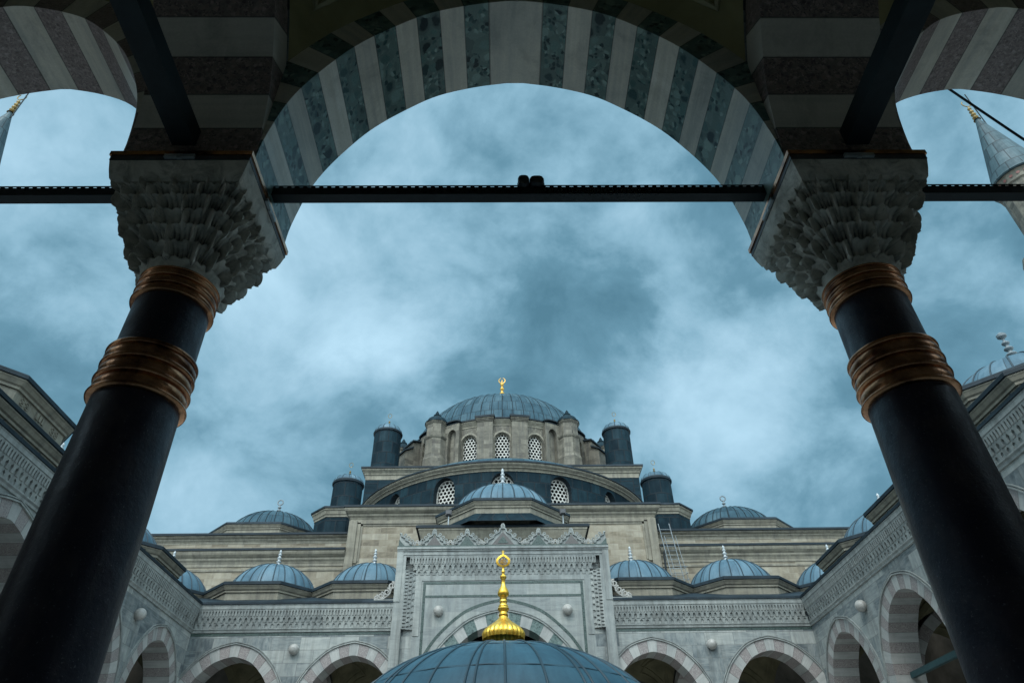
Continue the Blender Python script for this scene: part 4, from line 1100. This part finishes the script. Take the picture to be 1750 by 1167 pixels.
for sg in (-1, 1):
    turret(sg*10.72, 44.0, 1.0, 19.4, 21.72, 22.30, 23.35)
    turret(sg*9.68, 51.0, 1.12, 25.5, 29.78, 30.55, 31.75)

# half dome drum with grilled windows
def wall_round(mb, cx, cy, r, z0, z1, a0, a1, wins, depth, mat=0, mrev=0, n=96):
    # wins: (angle, width, zb, zt); angles in radians, walls leave arched recesses there
    def cut(a):
        for wa, w, zb, zt in wins:
            u = (a-wa)*r
            if abs(u) < w/2: return zb, zt-(w/2)*1.12+arch_z(w/2, w/2*1.12, u)
        return None
    A = {a0+(a1-a0)*k/n for k in range(n+1)}
    for wa, w, zb, zt in wins:
        A |= {wa+(-w/2+1e-5+(w-2e-5)*q/12)/r for q in range(13)} | {wa-w/2/r-1e-5, wa+w/2/r+1e-5}
    A = sorted(A)
    pt_ = lambda a, z, q=0: (cx+(r-q)*math.cos(a), cy+(r-q)*math.sin(a), z)
    uv = lambda a, z: (a*r, z)
    for a, b in zip(A[:-1], A[1:]):
        if b-a < 3e-5/r and False: continue
        ca, cb = cut(a), cut(b)
        if ca and cb:
            mb.face([pt_(a, z0), pt_(b, z0), pt_(b, cb[0]), pt_(a, ca[0])], mat, .5, [uv(a, z0), uv(b, z0), uv(b, cb[0]), uv(a, ca[0])])
            mb.face([pt_(a, ca[1]), pt_(b, cb[1]), pt_(b, z1), pt_(a, z1)], mat, .5, [uv(a, ca[1]), uv(b, cb[1]), uv(b, z1), uv(a, z1)])
            mb.face([pt_(a, ca[1]), pt_(b, cb[1]), pt_(b, cb[1], depth), pt_(a, ca[1], depth)], mrev)
            mb.face([pt_(a, ca[0]), pt_(b, cb[0]), pt_(b, cb[0], depth), pt_(a, ca[0], depth)], mrev)
        else:
            mb.face([pt_(a, z0), pt_(b, z0), pt_(b, z1), pt_(a, z1)], mat, .5, [uv(a, z0), uv(b, z0), uv(b, z1), uv(a, z1)])
            c = ca or cb
            if c: pass
    for wa, w, zb, zt in wins:
        zs = zt-(w/2)*1.12
        for sg in (-1, 1):
            a = wa+sg*w/2/r
            mb.face([pt_(a, zb), pt_(a, zs), pt_(a, zs, depth), pt_(a, zb, depth)], mrev)
HY, HR = 53.6, 11.3
wins = [(-PI/2+R(a), w, 18.4, zt) for a, w, zt in ((-42.5, 1.15, 21.55), (-20.6, 1.55, 21.66), (0, 1.6, 21.66), (20.6, 1.55, 21.66), (42.5, 1.15, 21.55))]
mb = MB(); wall_round(mb, 0, HY, HR, 17.0, 21.8, -PI+.02, -.02, wins, .55, 0, 1)
hd = part(mb, 'half_dome_drum', ['lead_cladding', 'lead_edge'], mq)
for wa, w, zb, zt in wins:
    mb = MB(); rr = HR-.55
    P = lambda u, d, z, wa=wa, rr=rr: (0+(rr+.06-d)*math.cos(wa+u/rr), HY+(rr+.06-d)*math.sin(wa+u/rr), z)
    arch_window(mb, P, w-.12, zb, zt-.06, 0, 1, 1, hexr=.165 if w > 1.3 else .15, frame=.04, hole=.74)
    part(mb, 'window', ['dark_glass', 'grille_stone'], hd)
mb = MB(); q = [(HR+.0, 21.72), (HR+.06, 21.73), (HR+.06, 21.79), (HR+.04, 21.81), (HR+.12, 21.90), (HR+.2, 21.93), (HR+.22, 22.0), (HR+.32, 22.06), (HR+.38, 22.14), (HR+.38, 22.24)]
mb.lathe(q, 0, HY, 120, 0, -PI+.05, -.05); part(mb, 'cornice', 'limestone_trim', mq, sharp=25)
mb = MB(); mb.lathe([(HR+.36, 22.23), (HR+.46, 22.235), (HR+.46, 22.33), (HR+.42, 22.35), (HR-.6, 22.5)], 0, HY, 120, 0, -PI+.05, -.05); part(mb, 'lead_eave', 'lead_edge', mq, sharp=25)
mb = MB(); mb.lathe(dome_prof(HR-.55, 22.48, 2.6, 10), 0, HY, 90, 0, -PI, 0); part(mb, 'half_dome', 'lead_main', mq)

# square base of the main dome
mb = MB()
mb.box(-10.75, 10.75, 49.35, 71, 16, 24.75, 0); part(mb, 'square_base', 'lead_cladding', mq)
mb = MB()
pr = [(0, 24.7), (-.02, 24.7), (-.02, 25.05), (-.10, 25.12), (-.10, 25.22), (-.22, 25.36), (-.30, 25.42), (-.30, 25.56)]
Fq = F_m(49.35)
extrude(mb, Fq, pr, -10.75, 10.75, 0, -1, -1)
for sg in (-1, 1):
    G = lambda s, d, z, sg=sg: (sg*(10.75-d), 49.35+s, z)
    extrude(mb, G, pr, 0, 21, 0, -1, 0)
part(mb, 'cornice', 'limestone_trim', mq)
mb = MB(); mb.box(-11.13, 11.13, 48.97, 71.4, 25.55, 25.69); part(mb, 'lead_eave', 'lead_edge', mq)

# main drum, buttresses, dome
DY, DR = 60.0, 9.1
wins = [(-PI/2+R(18*k), 1.34, 26.4, 29.75) for k in range(-5, 6) if k not in (-2, 2)]
mb = MB(); wall_round(mb, 0, DY, DR, 25.5, 30.7, -PI-.2, .2, wins, .3, 0, 0, n=120)
dm = part(mb, 'main_drum', ['drum_stone', 'drum_stone'], mq)
for wa, w, zb, zt in wins:
    mb = MB(); rr = DR-.22
    P = lambda u, d, z, wa=wa, rr=rr: (0+(rr-d)*math.cos(wa+u/rr), DY+(rr-d)*math.sin(wa+u/rr), z)
    arch_window(mb, P, w-.1, zb, zt-.04, 0, 1, 2, hexr=.172, frame=.05, hole=.76)
    # raised arched surround
    hw = w/2+.05; ts = [k/16 for k in range(17)]; zs = zt-w/2*1.12
    O = [(-hw-.16, zb)]+[(x, zs+z) for x, z in arch_at(hw+.16, (w/2*1.12)+.22, ts)]+[(hw+.16, zb)]
    I = [(-hw, zb)]+[(x, zs+z) for x, z in arch_at(hw, (w/2*1.12)+.05, ts)]+[(hw, zb)]
    for k in range(len(I)-1):
        mb.face([P(I[k][0], -.29, I[k][1]), P(I[k+1][0], -.29, I[k+1][1]), P(O[k+1][0], -.29, O[k+1][1]), P(O[k][0], -.29, O[k][1])], 2)
        mb.face([P(O[k][0], -.29, O[k][1]), P(O[k+1][0], -.29, O[k+1][1]), P(O[k+1][0], -.2, O[k+1][1]), P(O[k][0], -.2, O[k][1])], 2)
    part(mb, 'window', ['dark_glass', 'grille_stone', 'limestone_trim'], dm)
mb = MB(); mb.lathe([(DR, 30.45), (DR+.05, 30.47), (DR+.05, 30.58), (DR+.12, 30.68), (DR+.22, 30.85), (DR+.26, 30.9), (DR+.26, 31.0)], 0, DY, 120); part(mb, 'cornice', 'limestone_trim', mq, sharp=25)
mb = MB(); mb.lathe([(DR+.24, 31.0), (DR+.36, 31.01), (DR+.36, 31.13), (DR+.3, 31.16), (DR-.6, 31.35)], 0, DY, 120); part(mb, 'lead_eave', 'lead_edge', mq, sharp=25)
def radial(a):
    c_, s_ = math.cos(a), math.sin(a)
    return lambda u, r, z: (r*c_-u*s_, DY+r*s_+u*c_, z)
for deg in (-9, 9, -63, 63, -81, 81, -99, 99):
    a = -PI/2+R(deg); Rf = radial(a)
    mb = MB(); mb.box(-.68, .68, DR-.2, DR+.36, 25.5, 30.75, 0, Rf)
    for za, zb, o in ((30.75, 30.85, .06), (30.85, 30.95, .14), (30.95, 31.06, .2)): mb.box(-.68-o*.6, .68+o*.6, DR-.2, DR+.36+o, za, zb, 0, Rf)
    b = part(mb, 'pier', 'drum_stone', dm)
    mb = MB(); mb.box(-.86, .86, DR-.2, DR+.64, 31.06, 31.24, 0, Rf); part(mb, 'lead_cap', 'lead_edge', dm)
for deg in (-27, 27, -45, 45):
    # short piers with a dark arched hollow between drum and buttress
    a = -PI/2+R(deg); Rf = radial(a)
    mb = MB(); sg = 1 if deg > 0 else -1
    w = .55
    for sx in (-1, 1): mb.box(sx*w-.16, sx*w+.16, DR-.2, DR+.42, 25.5, 30.1, 0, Rf)
    G = lambda s, d, z, Rf=Rf: Rf(s, DR+.42-d, z)
    I = arch_at(.40, .55, [k/14 for k in range(15)]); 
    for (x0, z0), (x1, z1) in zip(I[:-1], I[1:]):
        mb.face([G(x0, 0, 29.9+z0), G(x1, 0, 29.9+z1), G(x1, 0, 30.95), G(x0, 0, 30.95)])
        mb.face([G(x0, 0, 29.9+z0), G(x1, 0, 29.9+z1), G(x1, .5, 29.9+z1), G(x0, .5, 29.9+z0)])
    mb.box(-.71, -.40, DR-.2, DR+.42, 30.1, 30.95, 0, Rf); mb.box(.40, .71, DR-.2, DR+.42, 30.1, 30.95, 0, Rf)
    part(mb, 'pier', 'drum_stone', dm)
    mb = MB()
    O = arch_at(.86, .42, [k/12 for k in range(13)])
    for (x0, z0), (x1, z1) in zip(O[:-1], O[1:]):
        mb.face([G(x0, -.14, 30.95+z0*.6), G(x1, -.14, 30.95+z1*.6), G(x1, -.14, 31.06+z1*.6), G(x0, -.14, 31.06+z0*.6)])
        mb.face([G(x0, -.14, 31.06+z0*.6), G(x1, -.14, 31.06+z1*.6), G(x1, .8, 31.16+z1*.6), G(x0, .8, 31.16+z0*.6)])
        mb.face([G(x0, -.14, 30.95+z0*.6), G(x1, -.14, 30.95+z1*.6), G(x1, .8, 30.95+z1*.6), G(x0, .8, 30.95+z0*.6)])
    part(mb, 'lead_cap', 'lead_edge', dm)
for deg in (-36, 36, -72, 72):
    a = -PI/2+R(deg); x, y = 9.75*math.cos(a), DY+9.75*math.sin(a); rr = .92 if abs(deg) < 50 else .95
    mb = MB(); e8 = 1/math.cos(PI/8)
    mb.lathe([(q*rr*e8, z) for q, z in ((1.12, 25.5), (1.1, 27.6), (.98, 28.0), (.96, 29.5), (1.06, 29.62), (1.1, 29.74), (.9, 29.86), (.88, 31.0), (.98, 31.1), (1.06, 31.25))], x, y, 8, 0, PI/8+a, PI/8+2*PI+a, smooth=False)
    Rf = radial(a); mb.box(-.62, .62, DR-.4, DR+.6, 25.5, 29.9, 0, Rf)
    bt = part(mb, 'buttress', 'drum_stone', mq)
    mb = MB(); mb.lathe([(1.02*rr, 31.24), (1.14*rr, 31.25), (1.12*rr, 31.36), (.98*rr, 31.46), (.86*rr, 31.72), (.55*rr, 31.95), (.3*rr, 32.03), (.34*rr, 32.1), (.36*rr, 32.22), (.2*rr, 32.35), (.16*rr, 32.5), (.02, 32.72)], x, y, 20)
    part(mb, 'cap', 'lead_cladding', bt)
for deg in (-54, 54, -90, 90):
    # sloping flying buttresses stepping down at the sides
    a = -PI/2+R(deg); Rf = radial(a); mb = MB(); ml = MB()
    for rA, rB, zA, zB in ((DR-.2, 10.2, 30.6, 30.3), (10.2, 10.9, 29.7, 29.2)):
        P = [[Rf(u, r, z) for r, z in ((rA, 25.5), (rB, 25.5), (rB, zB), (rA, zA))] for u in (-.75, .75)]
        mb.face(P[0]); mb.face(P[1][::-1])
        for k in range(4): mb.face([P[0][k], P[0][(k+1) % 4], P[1][(k+1) % 4], P[1][k]])
        Q = [[Rf(u, r, z) for r, z in ((rA, zA+.01), (rB+.15, zB+.01), (rB+.15, zB+.15), (rA, zA+.15))] for u in (-.92, .92)]
        ml.face(Q[0]); ml.face(Q[1][::-1])
        for k in range(4): ml.face([Q[0][k], Q[0][(k+1) % 4], Q[1][(k+1) % 4], Q[1][k]])
    b = part(mb, 'buttress', 'drum_stone', mq); part(ml, 'cap', 'lead_edge', b)
mb = MB(); mb.lathe(dome_prof(8.6, 31.2, 6.4, 26), 0, DY, 96)
ribs(mb, 0, DY, 8.6, 31.2, 6.4, 56, .03, t1=.88)
md_ = part(mb, 'main_dome', 'lead_main', mq)
mb = MB(); pr, zt = ball_finial(37.5, 5.35, .33, 6); mb.lathe(pr, 0, DY, 16)
zt = 41.0
mb.tube([(.33*math.sin(t), DY, zt+.33-.33*math.cos(t)+.05) for t in [-.0+2*PI*k/24-PI*.86+.0 if False else (-PI*.93+2*PI*.93*k/24) for k in range(25)]], [.025+.035*max(0, math.cos((k-12)/12*PI/2))**.8 for k in range(25)], 7)
part(mb, 'finial', 'gold_dull', md_)

# low domes over the side bays of the hall
for sg in (-1, 1):
    x = sg*16.75
    drum_dome(mq, x, 48.6, 19.1, 0, lead='lead_main', ap=4.45, r=3.25, h=2.3, zbot=15.5, nrib=34, fin=False)
    mb = MB(); z0 = 21.38; pr, zt = ball_finial(z0, 1.25, .2, 3); mb.lathe(pr, x, 48.6, 12)
    mb.tube([(x+.2*math.cos(t), 48.6, zt+.22+.2*math.sin(t)) for t in [2*PI*k/14 for k in range(14)]], .05, 6, closed=True)
    o = part(mb, 'finial', 'lead_finial', mq)
# downpipe beside the middle block
mb = MB(); mb.tube([(9.18, 38.3, 14.75), (9.16, 38.3, 14.0), (9.12, 38.3, 13.0), (9.1, 38.3, 11.0)], .055, 8); part(mb, 'downpipe', 'iron_dark', mq)

# ladder on the roof against the wing
t = thing('ladder', 'thin grey metal ladder leaning on the mosque wall right of the middle block', 'ladder', (9.6, 37.9, 11.5))
mb = MB()
for xa, xb in ((9.03, 9.30), (9.66, 9.92)):
    mb.tube([(xa, 38.05, 16.1), (xb, 37.6, 12.4)], .024, 6); mb.tube([(xa+.2, 37.85, 15.3), (xb+.2, 37.4, 12.3)], .016, 6)
part(mb, 'rail', 'lead_finial', t)
mb = MB()
for k in range(13):
    f = .1+k/14; mb.tube([(9.03+.27*f, 38.05-.45*f, 16.1-3.7*f), (9.66+.26*f, 38.05-.45*f, 16.1-3.7*f)], .014, 5)
for z in (12.6, 12.95, 13.3):
    mb.tube([(9.25, 37.6, z), (9.95, 37.6, z), (10.1, 37.25, z), (9.4, 37.25, z)], .016, 5, closed=True)
part(mb, 'rung', 'lead_finial', t)

# ------------------------------------------------------------------ minarets
def minaret(x, y, zb, zt, rb, label):
    t = thing('minaret', label, 'minaret', (x, y, FLOOR), 'minarets either side of the mosque')
    mb = MB(); mb.lathe([(rb*1.1, FLOOR), (rb*1.05, zb-11), (rb*.94, zb-8.3), (rb*.90, zb-.9), (rb*.97, zb-.8), (rb*.97, zb-.05), (rb*1.0, zb)], x, y, 16, 0, smooth=False)
    s = part(mb, 'shaft', 'drum_stone', t)
    mb = MB()
    for k in range(24):
        a = 2*PI*k/24; c_, s_ = math.cos(a), math.sin(a)
        pts = [(x+rb*.985*c_-.13*math.cos(q)*s_, y+rb*.985*s_+.13*math.cos(q)*c_, zb-.42+.13*math.sin(q)) for q in [2*PI*j/10 for j in range(10)]]
        mb.face(pts)
    part(mb, 'roundels', 'red_sign', s)
    mb = MB(); mb.lathe([(rb*1.02, zb), (rb*1.12, zb+.04), (rb*1.10, zb+.16), (rb*.98, zb+.3), (.14, zt)], x, y, 28); part(mb, 'cone', 'lead_minaret', t)
    mb = MB(); 
    mb.lathe([(rb*.95, zb-9.6), (rb*1.1, zb-9.3), (rb*1.15, zb-9.1), (rb*1.3, zb-8.8), (rb*1.34, zb-8.6), (rb*1.48, zb-8.35), (rb*1.52, zb-8.1), (rb*1.52, zb-7.2), (rb*1.46, zb-7.15)], x, y, 16, smooth=False); part(mb, 'balcony', 'limestone_trim', t)
    mb = MB(); pr, z = ball_finial(zt-.1, 2.6, .24, 4); mb.lathe(pr, x, y, 12)
    mb.tube([(x+.36*math.sin(q), y, z+.4-.36*math.cos(q)) for q in [-PI*.8+1.6*PI*k/16 for k in range(17)]], .045, 6)
    part(mb, 'finial', 'gold_weathered', t)
    mb = MB(); mb.tube([(x+.42, y-.1, zt-.9), (x+.40, y-.1, zt+3.5)], .05, 6); part(mb, 'lightning_rod', 'iron_dark', t)
minaret(40.1, 34, 41.6, 49.8, 1.95, 'stone minaret with grey lead cone, seen under the right striped arch')
minaret(-40.85, 34, 42.7, 50.9, 1.95, 'stone minaret whose lead tip shows under the left striped arch')

# ------------------------------------------------------------------ fountain
fx, fy = 0.0, 17.44
t = thing('fountain', 'round lead domed ablution fountain in the middle of the courtyard', 'fountain', (fx, fy, FLOOR))
mb = MB(); mb.lathe(dome_prof(3.75, 2.08, 2.2, 26, .05), fx, fy, 96)
# rolled seams of the lead, some doubled, none quite evenly spaced
rg = random.Random(4); k = 0; a = .06
while a < 2*PI-.05:
    for o in ((0, .055) if k % 3 == 1 else (0,)):
        pts = []
        for q in range(18):
            tt = PI/2*.985*q/17; aa = a+o*(.35+.65*math.cos(tt))
            pts.append((fx+3.755*math.cos(tt)*math.cos(aa), fy+3.755*math.cos(tt)*math.sin(aa), 2.08+2.203*math.sin(tt)))
        mb.tube(pts, .027, 6)
    a += .205+rg.uniform(-.03, .03); k += 1
for tt, dz in ((.50, 0), (.86, .0), (1.2, 0)):
    rr = 3.755*math.cos(PI/2*tt*.7); zz = 2.08+2.2*math.sin(PI/2*tt*.7)
    mb.tube([(fx+rr*math.cos(2*PI*k/72), fy+rr*math.sin(2*PI*k/72), zz+.012*math.sin(k*1.7)) for k in range(72)], .008, 5, closed=True)
fd = part(mb, 'dome', 'lead_near', t)
mb = MB(); mb.lathe([(3.3, 1.2), (3.5, 1.25), (3.7, 1.6), (3.85, 1.7), (3.85, 2.0), (3.75, 2.09)], fx, fy, 48); part(mb, 'cornice', 'marble_plain', t)
for k in range(8):
    a = PI/8+k*PI/4; x, y = fx+3.3*math.cos(a), fy+3.3*math.sin(a)
    mb = MB(); mb.lathe([(.26, FLOOR), (.26, FLOOR+.2), (.17, FLOOR+.3), (.15, .8), (.26, 1.1), (.28, 1.22)], x, y, 16); part(mb, 'column', 'marble_plain', t)
mb = MB(); mb.lathe([(2.1, FLOOR), (2.1, FLOOR+1.1), (2.2, FLOOR+1.2), (2.0, FLOOR+1.25), (1.9, FLOOR+1.0), (.1, FLOOR+1.0)], fx, fy, 32); part(mb, 'basin', 'marble_plain', t)
# gilded finial: fluted bulb, stacked knops, pierced drop shaped plaque
mb = MB(); zy = lambda p: 4.565+(910-p)/306.
nu = 96; prof = [(930, 152), (912, 156), (895, 157), (875, 150), (855, 132), (838, 108), (822, 86), (806, 64), (790, 46), (776, 37), (768, 33)]
rows = []
for p, w in prof:
    r = w/311; row = []
    for i in range(nu):
        a = 2*PI*i/nu; f = 1+.055*abs(math.sin(a*12))*min(1, w/90)-.02
        row.append((fx+r*f*math.cos(a), fy+r*f*math.sin(a), zy(p)))
    rows.append(row)
mb.grid(rows, 0, None, True, closed_u=True)
prof = [(768, 33), (762, 36), (755, 37), (748, 32), (735, 29), (725, 36), (718, 43), (710, 45), (702, 40), (696, 35), (692, 38), (686, 36), (682, 29), (668, 26), (658, 31), (652, 28), (640, 26), (632, 30), (624, 25), (616, 36), (606, 44), (598, 44), (588, 43), (578, 40), (560, 31), (545, 22), (525, 16), (500, 14), (490, 17), (478, 24), (470, 26), (462, 24), (456, 13), (440, 11), (432, 15), (424, 14), (418, 10), (398, 9), (388, 12)]
mb.lathe([(w/311, zy(p)) for p, w in prof], fx, fy, 32)
gf = part(mb, 'finial', 'gold_leaf', fd, sharp=40)
mb = MB()
def pear(r, k=1.0):
    o = []
    for i in range(40):
        q = 2*PI*i/40; x = r*math.sin(q); z = -r*math.cos(q)*.86
        if z > 0: x *= max(0, 1-(z/(r*.86))**2.2*.55*k); z *= 1.12
        o.append((x, z))
    return o
zc = zy(345); ro, ri = 57/311, 39/311
O, I = pear(ro), pear(ri)
for i in range(40):
    j = (i+1) % 40
    for y in (-.018, .018):
        mb.face([(fx+O[i][0], fy+y, zc+O[i][1]), (fx+O[j][0], fy+y, zc+O[j][1]), (fx+I[j][0], fy+y*1.3, zc+I[j][1]), (fx+I[i][0], fy+y*1.3, zc+I[i][1])])
    for S_ in (O, I):
        mb.face([(fx+S_[i][0], fy-.018, zc+S_[i][1]), (fx+S_[j][0], fy-.018, zc+S_[j][1]), (fx+S_[j][0], fy+.018, zc+S_[j][1]), (fx+S_[i][0], fy+.018, zc+S_[i][1])])
# fleur on the tip
zt = zc+ro*.96
mb.tube([(fx, fy, zt-.02), (fx, fy, zy(258))], [.022, .007], 8)
for sg in (-1, 1): mb.tube([(fx, fy, zt+.05), (fx+sg*.035, fy, zt+.075), (fx+sg*.048, fy, zt+.06)], .011, 6)
pl = part(mb, 'plaque', 'gold_leaf', gf) if False else part(mb, 'plaque', 'gold_leaf', fd)
mb = MB()
# interlaced calligraphy inside the drop: tall stems, a looped word below
S = [[(-.075, -.05), (-.03, -.075), (.03, -.075), (.08, -.045), (.085, -.015)], [(.055, -.05), (.055, .035)], [(.02, -.07), (.02, .07)], [(-.012, -.065), (-.014, .085)], [(-.05, -.05), (-.055, .03), (-.035, .05)],
     [(-.09, -.02), (-.06, -.0), (-.03, -.012), (0, -.03), (.03, -.015), (.06, -.01)], [(-.07, .02), (-.04, .028), (-.01, .012), (.03, .03), (.06, .05)], [(-.03, .06), (0, .075), (.03, .07)]]
for s_ in S: mb.tube([(fx+a, fy, zc+b*.9-.005) for a, b in s_], .0085, 6)
loop = [(-.045+.02*math.cos(q), -.035+.018*math.sin(q)) for q in [2*PI*k/10 for k in range(10)]]
mb.tube([(fx+a, fy, zc+b) for a, b in loop], .008, 6, closed=True)
part(mb, 'calligraphy', 'gold_dull', fd)
mb = MB(); mb.lathe([(.54, 4.20), (.50, 4.275), (.40, 4.31)], fx, fy, 40); part(mb, 'finial_base', 'lead_near', fd)
